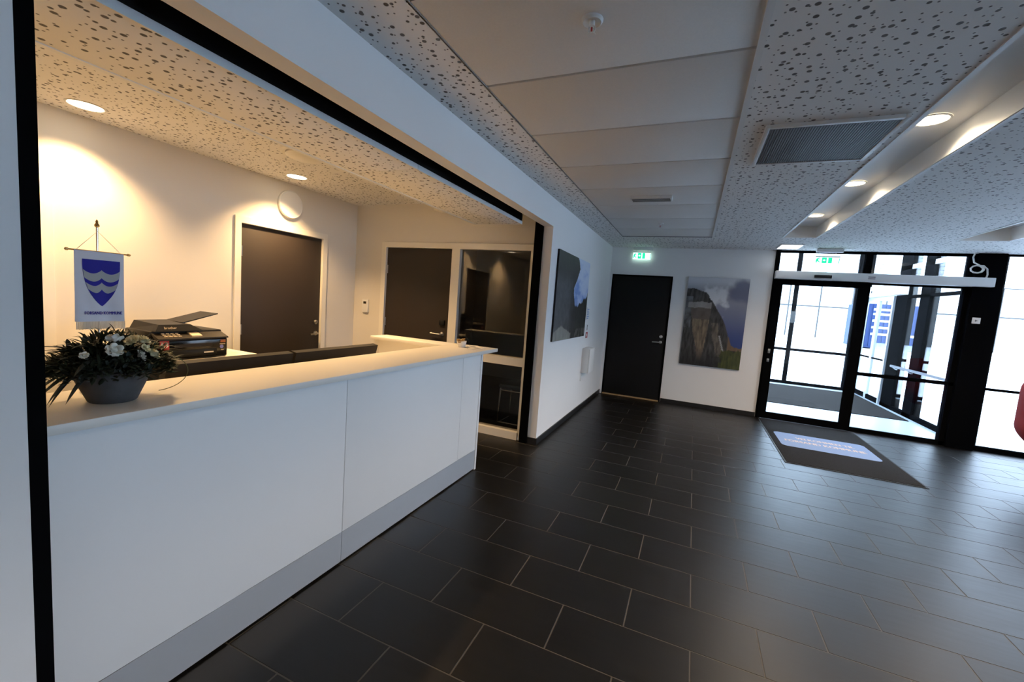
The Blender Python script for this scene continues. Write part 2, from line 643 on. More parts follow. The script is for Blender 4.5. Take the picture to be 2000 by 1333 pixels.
# ------------------------------------------------------------------ walls
struct('wall_left', MB().box(XWI, XW, YJ, YF, 0, ZC).box(XWI, XW, YN, YJ, ZH, ZC).box(XWI, XW, YB, YN, 0, ZC), 'wall_paint',
       'white painted lobby wall with the wide reception opening', 'wall')
struct('wall_far', MB().box(XWI, -1.372, YF, YF + 0.15, 0, ZC).box(-0.378, 1.045, YF, YF + 0.15, 0, ZC).box(-1.372, -0.378, YF, YF + 0.15, 2.122, ZC), 'wall_paint',
       'white painted wall at the far end around the black door', 'wall')
struct('wall_right', MB().box(XR, XR + 0.15, 4.3, YF + 0.15, 0, ZC).box(XR, XR + 0.15, YB, 0.95, 0, ZC).box(XR, XR + 0.15, 0.95, 4.3, 0, 0.12).box(XR, XR + 0.15, 0.95, 4.3, 2.48, ZC), 'wall_paint', 'plain white wall on the right side of the lobby', 'wall')
struct('wall_near', MB().box(XB, XR, YB - 0.15, YB, 0, ZC), 'wall_paint', 'plain white wall behind the viewer', 'wall')
struct('wall_reception_side', MB().box(X1 - 0.12, X1, YRB, 0.40, 0, ZC).box(X1 - .12, X1, 0.40, 1.372, 2.078, ZC).box(X1 - .12, X1, 1.372, 2.729, 0, ZC)
       .box(X1 - .12, X1, 2.729, 3.707, 2.078, ZC).box(X1 - .12, X1, 3.707, YF, 0, ZC).box(X1 - .14, X1 - .12, YRB, YF, 0, ZC), 'wall_cream',
       'cream wall behind the reception with two dark doors', 'wall')
struct('wall_reception_end', MB().box(X1, -3.622, Y2, Y2 + 0.10, 0, ZC).box(-3.622, XWI, Y2, Y2 + 0.10, 2.135, ZC), 'wall_cream',
       'cream end wall of the reception above the glazed partition', 'wall')
struct('wall_reception_near', MB().box(X1 - .12, XWI, YRB - 0.1, YRB, 0, ZC), 'wall_cream', 'cream wall at the near end of the reception', 'wall')
struct('wall_office_back', MB().box(X1, XWI, YF, YF + 0.15, 0, ZC), 'wall_cream', 'dim back wall of the office behind the glazed partition', 'wall')

# baseboards
bb = MB().box(XW, XW + 0.012, YJ, YF - 0.012, 0, 0.068).box(XWI, XW + 0.012, YJ - 0.012, YJ, 0, 0.068)
struct('baseboard_left', bb, 'skirting', 'black skirting along the left lobby wall', 'baseboard')
struct('baseboard_far', MB().box(-0.37, 1.04, YF - 0.012, YF, 0, 0.068), 'skirting', 'black skirting below the mountain picture', 'baseboard')

# shutter rails and slot over the opening
sh = thing('shutter_slot', 'black roller shutter slot above the reception opening', 'shutter', (-1.63, 2.3, 2.38))
box('housing', 'black_void', sh, -1.692, XWI - 0.008, YN + .08, YJ - .04, 2.42, 2.44)  # shutter housing, painted void black for the darkness up in the slot
box('inner_plate', 'black_void', sh, XWI - 0.006, XWI - 0.001, YN + .08, YJ - .04, 2.318, 2.44)
box('shutter_guide', 'black_metal', None, -1.600, XWI - 0.002, YJ - 0.035, YJ + 0.008, 0, 2.40,
    label='black vertical shutter rail at the far side of the reception opening', cat='rail', group='shutter rails')
MB().box(-1.575, XWI - 0.002, 0.38, 0.512, 0, 2.40).build('shutter_guide', 'black_metal', None,
    label='black vertical shutter rail at the left edge of the picture', cat='rail', group='shutter rails')

# dropped perforated bulkhead inside the opening
BZ, BXO, BXI, BYE = 2.295, -1.682, -2.222, 4.0
bh = thing('bulkhead', 'dropped perforated ceiling strip just inside the reception opening', 'bulkhead', (-1.95, 2, BZ), kind='structure')
for a, b in ((-1.5, 2.243), (2.247, BYE)):
    rbox('board', 'perforated_board', bh, BXI + 0.018, BXO - 0.007, a, b, BZ + 0.004, BZ + 0.02, r=0.002)
    box('fascia', 'white_paint', bh, BXO - 0.006, BXO, a, b, BZ, BZ + 0.032)
box('inner_fascia', 'white_paint', bh, BXI - 0.010, BXI + 0.018, -1.5, BYE, BZ, ZC)
box('end_fascia', 'white_paint', bh, BXI + .006, BXO - .006, BYE, BYE + 0.006, BZ, ZC)
box('void_sheet', 'black_void', bh, BXO - 0.03, BXO - 0.012, -1.5, BYE, BZ + 0.021, ZC)  # black sheet standing for the dark space above the dropped strip

# ------------------------------------------------------------------ doors
def hinge(parent, x, y, z, axis):
    """small steel hinge knuckle"""
    mb = MB()
    mb.lathe((x, y, z), [(0.007, -0.05), (0.007, 0.05)], 10)
    if axis == 'x':
        mb.box(x - 0.004, x, y - 0.014, y + 0.014, z - 0.05, z + 0.05)
    else:
        mb.box(x - 0.014, x + 0.014, y, y + 0.004, z - 0.05, z + 0.05)
    return mb.build('hinge', 'steel', parent, smooth=True)


def door_x(name, y0, y1, ztop, label, handle=True):
    """door in the reception side wall (faces +x)"""
    d = thing(name, label, 'door', (X1, (y0 + y1) / 2, 0), kind='structure')
    leaf = rbox('leaf', 'door_brown', d, X1 - 0.055, X1 - 0.012, y0, y1, 0.008, ztop, r=0.003)
    w = 0.065
    MB().box(X1, X1 + 0.016, y0 - w, y0 - 0.004, 0, ztop + w).build('casing', 'frame_paint', d)
    MB().box(X1, X1 + 0.016, y1 + 0.004, y1 + w, 0, ztop + w).build('casing', 'frame_paint', d)
    MB().box(X1, X1 + 0.016, y0 - 0.004, y1 + 0.004, ztop + 0.004, ztop + w).build('casing', 'frame_paint', d)
    MB().box(X1 - 0.1, X1, y0 - 0.006, y0 - 0.001, 0, ztop + .006).box(X1 - 0.1, X1, y1 + 0.001, y1 + 0.006, 0, ztop + .006).box(X1 - 0.1, X1, y0, y1, ztop + 0.001, ztop + 0.006).build('jamb', 'frame_paint', d)
    if handle:
        for z in (1.81, 1.04, 0.25):
            hinge(d, X1 - 0.004, y0 + 0.006, z, 'x')
        yk = y1 - 0.055
        MB().lathe((X1 - 0.012, yk, 1.10), [(0.026, 0), (0.026, 0.010), (0.018, 0.018)], 20, axis=0).build('lock_cylinder', 'steel', leaf, smooth=True)
        MB().lathe((X1 - 0.012, yk, 0.968), [(0.026, 0), (0.026, 0.010), (0.011, 0.014), (0.011, 0.05)], 20, axis=0).build('rosette', 'steel', leaf, smooth=True)
        MB().tube([(X1 + 0.038, yk, 0.968), (X1 + 0.040, yk - 0.04, 0.966), (X1 + 0.040, yk - 0.11, 0.960)], 0.010, 10).build('lever', 'steel', leaf, smooth=True)
    return d


door_x('door_1', 2.735, 3.701, 2.072, 'dark brown door with steel lever in the cream reception wall')
door_x('door_3', 0.406, 1.366, 2.072, 'dark door at the left edge behind the flower bowl', False)

# door 2 and the glazed partition in the end wall (faces -y)
d2 = thing('door_2', 'dark brown door with steel lever beside the glazed partition', 'door', (-3.06, Y2, 0), kind='structure')
leaf = rbox('leaf', 'door_brown', d2, -3.553, -2.617, Y2 - 0.012, Y2 + 0.032, 0.008, 2.06, r=0.003)
box('casing', 'frame_paint', d2, -3.622, -3.557, Y2 - 0.040, Y2 + 0.06, 0, 2.128)
box('casing', 'frame_paint', d2, -3.557, -2.612, Y2 - 0.040, Y2 + 0.06, 2.064, 2.128)
for z in (1.80, 1.15, 0.25):
    hinge(d2, -3.549, Y2 - 0.018, z, 'y')
rbox('lock_plate', 'black_plastic', leaf, -2.735, -2.665, Y2 - 0.040, Y2 - 0.013, 1.175, 1.235, r=0.006)
MB().lathe((-2.70, Y2 - 0.013, 1.068), [(0.026, 0), (0.026, -0.01), (0.011, -0.014), (0.011, -0.05)], 20, axis=1).build('rosette', 'steel', leaf, smooth=True)
MB().tube([(-2.70, Y2 - 0.062, 1.068), (-2.74, Y2 - 0.066, 1.066), (-2.83, Y2 - 0.064, 1.072)], 0.011, 10).build('lever', 'steel', leaf, smooth=True)

w1 = thing('window_1', 'glazed partition with cream frame and dark office behind', 'window', (-2.06, Y2, 0), kind='structure')
ya, yb = Y2 - 0.040, Y2 + 0.06
box('frame_post', 'frame_paint', w1, -2.612, -2.505, ya, yb, 0, 2.128)
box('frame_post', 'frame_paint', w1, -1.642, -1.606, ya, yb, 0, 2.128)
box('frame_head', 'frame_paint', w1, -2.505, -1.642, ya, yb, 2.062, 2.128)
box('frame_rail', 'frame_paint', w1, -2.505, -1.642, ya, yb, 0.815, 0.905)
box('frame_sill', 'frame_paint', w1, -2.505, -1.642, ya - 0.012, yb, 0.0, 0.085)
box('pane', 'dark_glass', w1, -2.505, -1.642, Y2 + 0.006, Y2 + 0.014, 0.905, 2.062)
box('pane', 'dark_glass', w1, -2.505, -1.642, Y2 + 0.006, Y2 + 0.014, 0.085, 0.815)

# far black door
d4 = thing('door_4', 'black door below the exit sign in the far corner', 'door', (-0.875, YF, 0), kind='structure')
leaf = rbox('leaf', 'door_black', d4, -1.352, -0.405, YF + 0.004, YF + 0.05, 0.022, 2.098, r=0.003)
box('frame_post', 'black_metal', d4, -1.372, -1.354, YF - 0.006, YF + 0.12, 0, 2.122)
box('frame_post', 'black_metal', d4, -0.403, -0.378, YF - 0.006, YF + 0.12, 0, 2.122)
box('frame_head', 'black_metal', d4, -1.354, -0.403, YF - 0.006, YF + 0.12, 2.100, 2.122)
box('threshold', 'oak', d4, -1.354, -0.403, YF - 0.02, YF + 0.08, 0.0, 0.02)
MB().lathe((-0.468, YF + 0.004, 1.108), [(0.026, 0), (0.026, -0.012), (0.02, -0.016)], 18, axis=1).build('lock_cylinder', 'steel', leaf, smooth=True)
MB().lathe((-0.468, YF + 0.004, 1.012), [(0.026, 0), (0.026, -0.01), (0.011, -0.014), (0.011, -0.05)], 18, axis=1).build('rosette', 'steel', leaf, smooth=True)
MB().tube([(-0.468, YF - 0.045, 1.012), (-0.51, YF - 0.05, 1.012), (-0.60, YF - 0.048, 1.010)], 0.011, 10).build('lever', 'steel', leaf, smooth=True)
struct('trim_2', MB().box(XW, -1.374, YF - 0.014, YF, 0, 2.15).box(-1.374, -0.372, YF - .014, YF - .006, 2.123, 2.15), 'wall_paint', 'white casing strip around the far black door', 'trim')

# ------------------------------------------------------------------ glass front
BM = 'black_metal'
front = thing('window_2', 'black framed glass front with fixed panes beside and above the sliding door', 'window', (2.3, YF, 0), kind='structure')
F0, F1 = YF, YF + 0.08
box('frame_post', BM, front, 1.045, 1.105, F0 - 0.03, F1, 0, ZC)
box('frame_post', BM, front, 2.150, 2.228, F0, F1, 2.27, ZC)
box('frame_head', BM, front, 1.105, 3.295, F0, F1, ZC - 0.03, ZC)
box('frame_rail', BM, front, 1.105, 3.295, F0, F1, 2.13, 2.27)
box('frame_rail', BM, front, 2.235, 3.295, F0, F1 - .02, 0.825, 0.872)
box('frame_sill', BM, front, 2.235, 3.295, F0, F1 - .02, 0.0, 0.055)
box('frame_post', BM, front, 3.245, 3.295, F0, F1, 0, ZC)
box('pane', 'clear_glass', front, 2.235, 3.245, F0 + 0.03, F0 + 0.038, 0.055, 0.825)
box('pane', 'clear_glass', front, 2.235, 3.245, F0 + 0.03, F0 + 0.038, 0.872, 2.13)
box('pane', 'clear_glass', front, 1.105, 2.150, F0 + 0.03, F0 + 0.038, 2.27, ZC - 0.03)
box('pane', 'clear_glass', front, 2.228, 3.245, F0 + 0.03, F0 + 0.038, 2.27, ZC - 0.03)

d5 = thing('door_5', 'black framed glass sliding door behind the entrance mat', 'door', (1.65, YF, 0), kind='structure')
L0, L1 = YF - 0.048, YF - 0.006
box('stile', BM, d5, 1.065, 1.178, L0, L1, 0.008, 2.148)
box('stile', BM, d5, 2.105, 2.235, L0, L1, 0.008, 2.148)
box('top_rail', BM, d5, 1.178, 2.105, L0, L1, 2.068, 2.148)
box('bottom_rail', BM, d5, 1.178, 2.105, L0, L1, 0.008, 0.108)
box('pane', 'clear_glass', d5, 1.178, 2.105, YF - 0.03, YF - 0.022, 0.108, 2.068)
rbox('lock_plate', 'steel', d5, 1.098, 1.128, L0 - 0.008, L0, 1.02, 1.085, r=0.003)
rbox('lock_plate', 'steel', d5, 1.098, 1.128, L0 - 0.008, L0, 0.885, 0.935, r=0.003)

op = thing('door_operator', 'long white sliding door operator above the entrance', 'door operator', (2.26, YF - 0.12, 2.15))
rbox('cover', 'white_paint', op, 1.056, 3.466, YF - 0.135, YF - 0.002, 2.152, 2.268, r=0.006)
rbox('sensor', 'black_gloss', op, 1.535, 1.745, YF - 0.165, YF - 0.135, 2.178, 2.222, r=0.006)
MB().box(2.165, 2.245, YF - 0.1358, YF - 0.135, 2.212, 2.228).box(2.165, 2.245, YF - 0.1358, YF - 0.135, 2.190, 2.204).build('printed_mark', 'print_grey', op)

col = thing('column', 'wide black steel column between the glass door and the right window', 'column', (3.435, YF, 0), kind='structure')
rbox('casing', BM, col, 3.295, 3.578, YF - 0.06, YF + 0.22, 0, ZC, r=0.006)

front2 = thing('window_3', 'tall glass pane right of the black column', 'window', (5.8, YF, 0), kind='structure')
for x in (4.9, 6.3, 7.7):
    box('frame_post', BM, front2, x, x + 0.06, F0, F1, 0, ZC)
edges = [3.578, 4.9, 4.96, 6.3, 6.36, 7.7]
for a, b in ((3.578, 4.9), (4.96, 6.3), (6.36, 7.7)):
    box('frame_sill', BM, front2, a, b, F0, F1, 0, 0.055)
    box('frame_rail', BM, front2, a, b, F0 + .02, F1 - .02, 0.812, 0.845)
    box('frame_head', BM, front2, a, b, F0, F1, ZC - 0.02, ZC)
    box('pane', 'clear_glass', front2, a, b, F0 + 0.03, F0 + 0.038, 0.055, 0.812)
    box('pane', 'clear_glass', front2, a, b, F0 + 0.03, F0 + 0.038, 0.845, ZC - 0.02)
box('wall_end', 'wall_paint', front2, 7.76, XR, F0, F1, 0, ZC)

side = thing('window_7', 'tall window band in the right lobby wall', 'window', (XR, 1, 0), kind='structure')
for k in range(2, 5):
    y = -2.4 + k * 1.675
    box('frame_post', BM, side, XR + 0.03, XR + 0.11, y - (0.06 if k == 4 else 0), y + (0 if k == 4 else 0.06), 0.12, 2.48)
    if k < 4:
        box('pane', 'clear_glass', side, XR + 0.06, XR + 0.068, y + 0.06, y + 1.675 - (0.06 if k == 3 else 0), 0.12, 2.48)

# ------------------------------------------------------------------ vestibule
VY = 12.1
VX = 3.60
struct('floor_vestibule', MB().box(0.9, VX + 0.1, YF + 0.15, VY + 0.1, -0.1, 0), 'vest_tile', 'pale smooth floor strip of the glass entrance lobby', 'floor')
vro = thing('roof_vestibule', 'unseen roof of the entrance lobby, glazed to let daylight in', 'roof', (2.2, 9.9, 3.42), kind='structure')  # roof out of view, made of glass to brighten the entrance lobby
for y in (YF + 0.1, 9.2, 10.7, VY + 0.04):
    box('rafter', BM, vro, 0.86, VX + 0.2, y, y + 0.08, 3.42, 3.54)
box('pane', 'clear_glass', vro, 0.86, VX + 0.2, YF + 0.1, VY + 0.12, 3.54, 3.55)
MB().box(1.1, 3.50, 9.05, 11.75, 0.0, 0.012).build('entrance_matting', 'carpet', None, label='large dark ribbed matting inside the glass entrance lobby', cat='mat')
vf = thing('window_4', 'far glazed wall of the entrance lobby with one thin mullion', 'window', (2.2, VY, 0), kind='structure')
box('frame_post', BM, vf, 0.9, 1.0, VY, VY + 0.08, 0, 3.42)
box('frame_post', BM, vf, 2.170, 2.255, VY, VY + 0.08, 0, 3.42)
box('frame_post', BM, vf, 3.38, 3.65, VY, VY + 0.12, 0, 3.42)
for a, b in ((1.0, 2.170), (2.255, 3.38)):
    box('frame_sill', BM, vf, a, b, VY, VY + 0.06, 0, 0.07)
    box('frame_rail', BM, vf, a, b, VY, VY + 0.06, 0.82, 0.88)
    box('pane', 'clear_glass', vf, a, b, VY + 0.03, VY + 0.038, 0.07, 0.82)
    box('pane', 'clear_glass', vf, a, b, VY + 0.03, VY + 0.038, 0.88, 3.42)
box('name_plate', 'grille_grey', vf, 2.16, 2.26, VY - 0.012, VY, 1.50, 1.78)
vl = thing('window_5', 'left glazed side of the entrance lobby', 'window', (0.9, 9.9, 0), kind='structure')
box('frame_post', BM, vl, 0.88, 0.96, YF + 0.16, YF + 0.24, 0, 3.42)
box('frame_sill', BM, vl, 0.88, 0.94, YF + 0.24, VY, 0, 0.07)
box('pane', 'clear_glass', vl, 0.90, 0.908, YF + 0.24, VY, 0.07, 3.42)
vr = thing('window_6', 'right glazed side of the entrance lobby with outer door and black posts', 'window', (VX, 9.9, 0), kind='structure')
XA, XC = VX, VX + 0.08
for a, b in ((10.10, 10.58), (9.30, 9.62), (YF + 0.23, 8.02)):
    box('frame_post', BM, vr, XA, XC + 0.05, a, b, 0, 3.42)
box('frame_beam', 'aluminium', vr, XA, XC, 8.02, VY, 2.66, 2.74)
box('frame_beam', BM, vr, XA, XC, 8.02, 10.1, 2.12, 2.17)
box('frame_sill', BM, vr, XA, XC, 8.02, 10.6, 0, 0.07)
box('pane', 'clear_glass', vr, XA + 0.03, XA + 0.038, 8.02, 9.30, 0.07, 3.42)
box('pane', 'clear_glass', vr, XA + 0.03, XA + 0.038, 9.62, 10.10, 0.07, 3.42)
box('pane', 'clear_glass', vr, XA + 0.03, XA + 0.038, 10.58, VY, 2.45, 3.42)
box('operator', 'white_paint', vr, XA - 0.12, XA, 10.1, 12.05, 2.185, 2.40)
MB().lathe((XA - 0.121, 11.5, 2.29), [(0.03, 0), (0.03, -0.006)], 16, axis=0).build('sensor', 'black_plastic', vr)
for a, b in ((10.60, 11.33), (11.33, 12.06)):
    dl = thing('outer_door_leaf', 'grey framed glass leaf of the outer sliding door, ' + ('nearer the black post' if a < 11 else 'at the far corner'), 'door', (XA, (a + b) / 2, 0), kind='structure')
    box('stile', 'aluminium', dl, XA - 0.03, XA + 0.02, a, a + 0.06, 0.01, 2.18)
    box('stile', 'aluminium', dl, XA - 0.03, XA + 0.02, b - 0.06, b, 0.01, 2.18)
    box('top_rail', 'aluminium', dl, XA - 0.03, XA + 0.02, a + .06, b - .06, 2.10, 2.18)
    box('bottom_rail', BM, dl, XA - 0.03, XA + 0.02, a + .06, b - .06, 0.01, 0.10)
    box('cross_rail', BM, dl, XA - 0.03, XA + 0.02, a + .06, b - .06, 0.87, 0.90)
    box('pane', 'clear_glass', dl, XA - 0.008, XA - 0.001, a + .06, b - .06, 0.10, 2.10)
hr = thing('handrail', 'pale steel handrail along the right side of the entrance lobby', 'handrail', (VX - 0.08, 9, 0))
MB().box(VX - 0.095, VX - 0.065, 8.05, 10.12, 0.815, 0.855).build('bar', 'grey_metal', hr)
for y in (8.15, 9.45, 10.05):
    MB().tube([(VX - 0.08, y, 0.82), (VX - 0.03, y, 0.78), (VX - 0.002, y, 0.78)], 0.010, 8).build('bracket', 'aluminium', hr)
downlight(2.55, 9.24, 3.42, 0.06, 'small round lamp in the entrance lobby roof', 'entrance lamps', 0, 90, 'lamp_white', False)

# ------------------------------------------------------------------ outdoors
struct('ground_snow', MB().box(-60, 90, YF + 0.2, 140, -0.16, -0.06).box(XR + 0.2, 90, -60, YF + 0.2, -0.16, -0.06), 'snow', 'snow covered yard outside the glass front', 'ground')
bld = thing('warehouse', 'long white warehouse across the snowy yard', 'building', (12, 58, 0))
box('core', 'grille_grey', bld, -30, 60, 58.08, 66, -0.06, 12)
pw = 3.0
for i in range(14):
    for (z0, z1) in ((0.0, 3.5), (3.5, 6.4)):
        box('panel', 'cladding', bld, -8 + i * pw + 0.08, -8 + (i + 1) * pw - 0.08, 58.0, 58.08, z0 + 0.08 - (0.14 if z0 == 0 else 0), z1 - 0.08)
for i in range(14):
    box('board', 'cladding', bld, -30, 60, 58.0, 58.08, 6.4 + i * 0.4 + 0.03, 6.4 + (i + 1) * 0.4 - 0.01)
ct = thing('shipping_container', 'blue shipping container with white stripes in the snowy yard', 'container', (13.6, 41, -0.06))
box('body', 'container_blue', ct, 11.9, 15.9, 40.05, 44, 0.02, 3.35)
for i in range(14):
    a = 12.1 + i * 0.26
    box('rib', 'container_blue', ct, a, a + 0.13, 40.0, 40.05, 0.15, 3.25)
for x in (11.9, 15.75):
    box('corner_post', 'container_blue', ct, x, x + 0.15, 39.97, 40.05, -0.06, 3.38)
for z in (1.0, 1.5, 2.0, 2.5, 2.85):
    box('stripe', 'sign_white', ct, 12.4, 13.7 if z > 1.2 else 15.4, 39.985, 40.0, z, z + 0.16)

# ------------------------------------------------------------------ reception counter
ct = thing('reception_counter', 'white panelled reception counter with brushed metal kick plate', 'counter', (-1.75, 1.6, 0))
XF = -1.648
for a, b in ((-1.2, 1.689), (1.692, 2.921), (2.924, 3.225)):
    rbox('front_panel', 'laminate', ct, XF - 0.018, XF, a, b, 0.186, 1.048, r=0.0015)
for a, b in ((-1.2, 1.689), (1.692, 3.225)):
    box('kick_plate', 'aluminium', ct, XF - 0.018, XF - 0.001, a, b, 0.012, 0.184)
box('plinth', 'black_void', ct, XF - 0.06, XF - 0.02, -1.2, 3.22, 0, 1.045)
rbox('end_panel', 'laminate', ct, -2.03, XF + 0.004, 3.228, 3.256, 0, 1.048, r=0.0015)
box('return_panel', 'ledge_laminate', ct, -2.83, -2.03, 3.30, 3.325, 0, 1.048)
box('return_side', 'ledge_laminate', ct, -2.85, -2.83, 3.24, 3.44, 0, 1.048)
box('inner_panel', 'ledge_laminate', ct, -2.03, -2.012, -1.2, 3.228, 0, 1.048)
box('brace', 'ledge_laminate', ct, -2.012, XF - 0.06, -1.2, -1.18, 0, 1.045)
tp = thing('counter_top', 'cream laminate ledge on top of the reception counter', 'counter top', (-1.81, 1.5, 1.05))
rbox('main_ledge', 'ledge_laminate', tp, -2.035, -1.600, -1.2, 3.453, 1.050, 1.080, r=0.003)
rbox('return_ledge', 'ledge_laminate', tp, -2.87, -2.036, 3.215, 3.453, 1.050, 1.080, r=0.003)
dk = thing('work_desk', 'low work surface behind the reception counter', 'desk', (-2.4, 1.6, 0))
rbox('top', 'ledge_laminate', dk, -2.80, -2.05, -0.6, 3.20, 0.715, 0.74, r=0.003)
for y in (-0.5, 1.3, 3.1):
    box('leg', 'steel', dk, -2.75, -2.71, y, y + 0.04, 0, 0.715)
    box('leg', 'steel', dk, -2.14, -2.10, y, y + 0.04, 0, 0.715)

# ------------------------------------------------------------------ monitors
def monitor(y0, y1, label):
    t = thing('monitor', label, 'monitor', (-2.25, (y0 + y1) / 2, 0.74), 'monitors behind the counter')
    # screen leaning slightly back: top edge nearer the lobby
    tb, tt = 0.80, 1.118
    xb, xt = -2.22, -2.135
    def slab(d0, d1, ya, yb, z0, z1):
        def X(z): return xb + (xt - xb) * (z - tb) / (tt - tb)
        return [(X(z0) - d1, ya, z0), (X(z0) - d0, ya, z0), (X(z0) - d0, yb, z0), (X(z0) - d1, yb, z0),
                (X(z1) - d1, ya, z1 + 0.008), (X(z1) - d0, ya, z1), (X(z1) - d0, yb, z1), (X(z1) - d1, yb, z1 + 0.008)]
    MB().hexa(slab(0, 0.045, y0, y1, tb, tt)).build('housing', 'dark_plastic', t)
    MB().hexa(slab(0.0455, 0.048, y0 + 0.015, y1 - 0.015, tb + 0.02, tt - 0.012)).build('screen', 'black_gloss', t)
    ym = (y0 + y1) / 2
    MB().hexa([(-2.22, ym - 0.12, 0.86), (-2.175, ym - 0.12, 0.86), (-2.175, ym + 0.12, 0.86), (-2.22, ym + 0.12, 0.86),
               (-2.18, ym - 0.10, 1.02), (-2.14, ym - 0.10, 1.02), (-2.14, ym + 0.10, 1.02), (-2.18, ym + 0.10, 1.02)]).build('back_cover', 'black_plastic', t)
    MB().rbox(-2.24, -2.20, ym - 0.03, ym + 0.03, 0.752, 0.92, r=0.004).build('stand', 'black_plastic', t)
    MB().rbox(-2.36, -2.13, ym - 0.13, ym + 0.13, 0.740, 0.754, r=0.005).build('foot', 'black_plastic', t)


monitor(1.105, 1.755, 'black monitor seen from behind, next to the flower bowl')
monitor(1.775, 2.478, 'black monitor seen from behind, nearer the corner of the counter')

# ------------------------------------------------------------------ printer and its cabinet
pc = thing('printer_cabinet', 'pale cabinet with cream top under the black printer', 'cabinet', (-3.75, 2.0, 0))
rbox('top', 'ledge_laminate', pc, -4.055, -3.455, 1.55, 2.475, 0.872, 0.897, r=0.003)
box('body', 'dark_plastic', pc, -4.05, -3.475, 1.57, 2.455, 0.0, 0.871)  # shade over the pale front is put into this dark colour
for a, b in ((1.575, 2.008), (2.013, 2.45)):
    dr = box('door', 'dark_plastic', pc, -3.474, -3.462, a, b, 0.06, 0.862)
    box('handle', 'steel', dr, -3.461, -3.45, b - 0.06, b - 0.045, 0.62, 0.78)

pr = thing('printer', 'black multifunction printer with raised paper tray and stickers', 'printer', (-3.6, 1.95, 0.897))
x0, x1p, y0, y1p, zb = -3.86, -3.46, 1.72, 2.225, 0.897
MB().rbox(x0, x1p, y0, y1p, zb, zb + 0.16, r=0.018, seg=3).build('body', 'black_gloss', pr, smooth=True)
# paper drawer opening in the front
dw = MB().rbox(x1p - 0.01, x1p + 0.012, y0 + 0.10, y1p - 0.09, zb + 0.02, zb + 0.075, r=0.006).build('paper_drawer', 'black_plastic', pr, smooth=True)
box('slot', 'steel', dw, x1p + 0.012, x1p + 0.015, y1p - 0.19, y1p - 0.12, zb + 0.045, zb + 0.055)
box('output_slot', 'dark_plastic', pr, x1p - 0.004, x1p + 0.003, y0 + 0.12, y1p - 0.12, zb + 0.095, zb + 0.118)
# sloping control panel
MB().hexa([(x1p - 0.02, y0 + 0.01, zb + 0.155), (x1p + 0.022, y0 + 0.01, zb + 0.155), (x1p + 0.022, y1p - 0.01, zb + 0.155), (x1p - 0.02, y1p - 0.01, zb + 0.155),
           (x1p - 0.09, y0 + 0.01, zb + 0.205), (x1p + 0.020, y0 + 0.01, zb + 0.166), (x1p + 0.020, y1p - 0.01, zb + 0.166), (x1p - 0.09, y1p - 0.01, zb + 0.205)]).build('control_panel', 'dark_plastic', pr)
cp = MB()
for i in range(4):
    for j in range(3):
        yk, tk = y0 + 0.06 + i * 0.03, 0.25 + j * 0.22
        xk, zk = x1p + 0.02 - tk * 0.11, zb + 0.166 + tk * 0.039
        cp.box(xk - 0.008, xk + 0.008, yk, yk + 0.02, zk + 0.001, zk + 0.006)
cp.build('keypad', 'keys', pr)
MB().hexa([(x1p - 0.07, y0 + 0.24, zb + 0.196), (x1p + 0.0, y0 + 0.24, zb + 0.172), (x1p + 0.0, y0 + 0.31, zb + 0.172), (x1p - 0.07, y0 + 0.31, zb + 0.196),
           (x1p - 0.07, y0 + 0.24, zb + 0.206), (x1p + 0.0, y0 + 0.24, zb + 0.182), (x1p + 0.0, y0 + 0.31, zb + 0.182), (x1p - 0.07, y0 + 0.31, zb + 0.206)]).build('display', 'keys', pr)
MB().rbox(x0, x1p - 0.075, y0, y1p, zb + 0.162, zb + 0.215, r=0.014).build('scanner_lid', 'black_plastic', pr, smooth=True)
fd = MB().hexa([(x0 + 0.03, y0 + 0.02, zb + 0.214), (x1p - 0.04, y0 + 0.02, zb + 0.214), (x1p - 0.04, y0 + 0.34, zb + 0.214), (x0 + 0.03, y0 + 0.34, zb + 0.214),
           (x0 + 0.05, y0 + 0.04, zb + 0.275), (x1p - 0.06, y0 + 0.05, zb + 0.262), (x1p - 0.06, y0 + 0.26, zb + 0.262), (x0 + 0.05, y0 + 0.26, zb + 0.275)]).build('document_feeder', 'black_plastic', pr)
text_mb('brother', 0.026, (x1p - 0.0485, y0 + 0.12, zb + 0.238), (0, 1, 0), (-0.38, 0, 1)).build('lettering', 'keys', fd)
tr = MB().hexa([(x0 + 0.05, y0 + 0.24, zb + 0.262), (x1p - 0.12, y0 + 0.24, zb + 0.262), (x1p - 0.12, y0 + 0.50, zb + 0.335), (x0 + 0.05, y0 + 0.50, zb + 0.335),
                (x0 + 0.05, y0 + 0.24, zb + 0.272), (x1p - 0.12, y0 + 0.24, zb + 0.272), (x1p - 0.12, y0 + 0.50, zb + 0.342), (x0 + 0.05, y0 + 0.50, zb + 0.342)]).build('paper_tray', 'black_plastic', pr)
rbox('sticker', 'sticker_red', pr, x1p + 0.001, x1p + 0.003, y0 + 0.02, y0 + 0.085, zb + 0.085, zb + 0.15, r=0.0006, label='red promotional sticker')
text_mb('A3', 0.05, (x1p + 0.0036, y0 + 0.052, zb + 0.118), (0, 1, 0), (0, 0, 1), bold=0.002).build('lettering', 'paper', pr)
rbox('sticker', 'sticker_orange', pr, x1p + 0.001, x1p + 0.003, y1p - 0.06, y1p - 0.02, zb + 0.118, zb + 0.14, r=0.0006, label='small orange sticker')
MB().lathe((x1p + 0.001, y1p - 0.05, zb + 0.085), [(0.014, 0), (0.014, 0.002)], 16, axis=0).build('sticker', 'sticker_blue', pr, label='small round violet sticker')
box('sticker', 'keys', pr, x1p + 0.001, x1p + 0.0025, y1p - 0.065, y1p - 0.022, zb + 0.103, zb + 0.108)
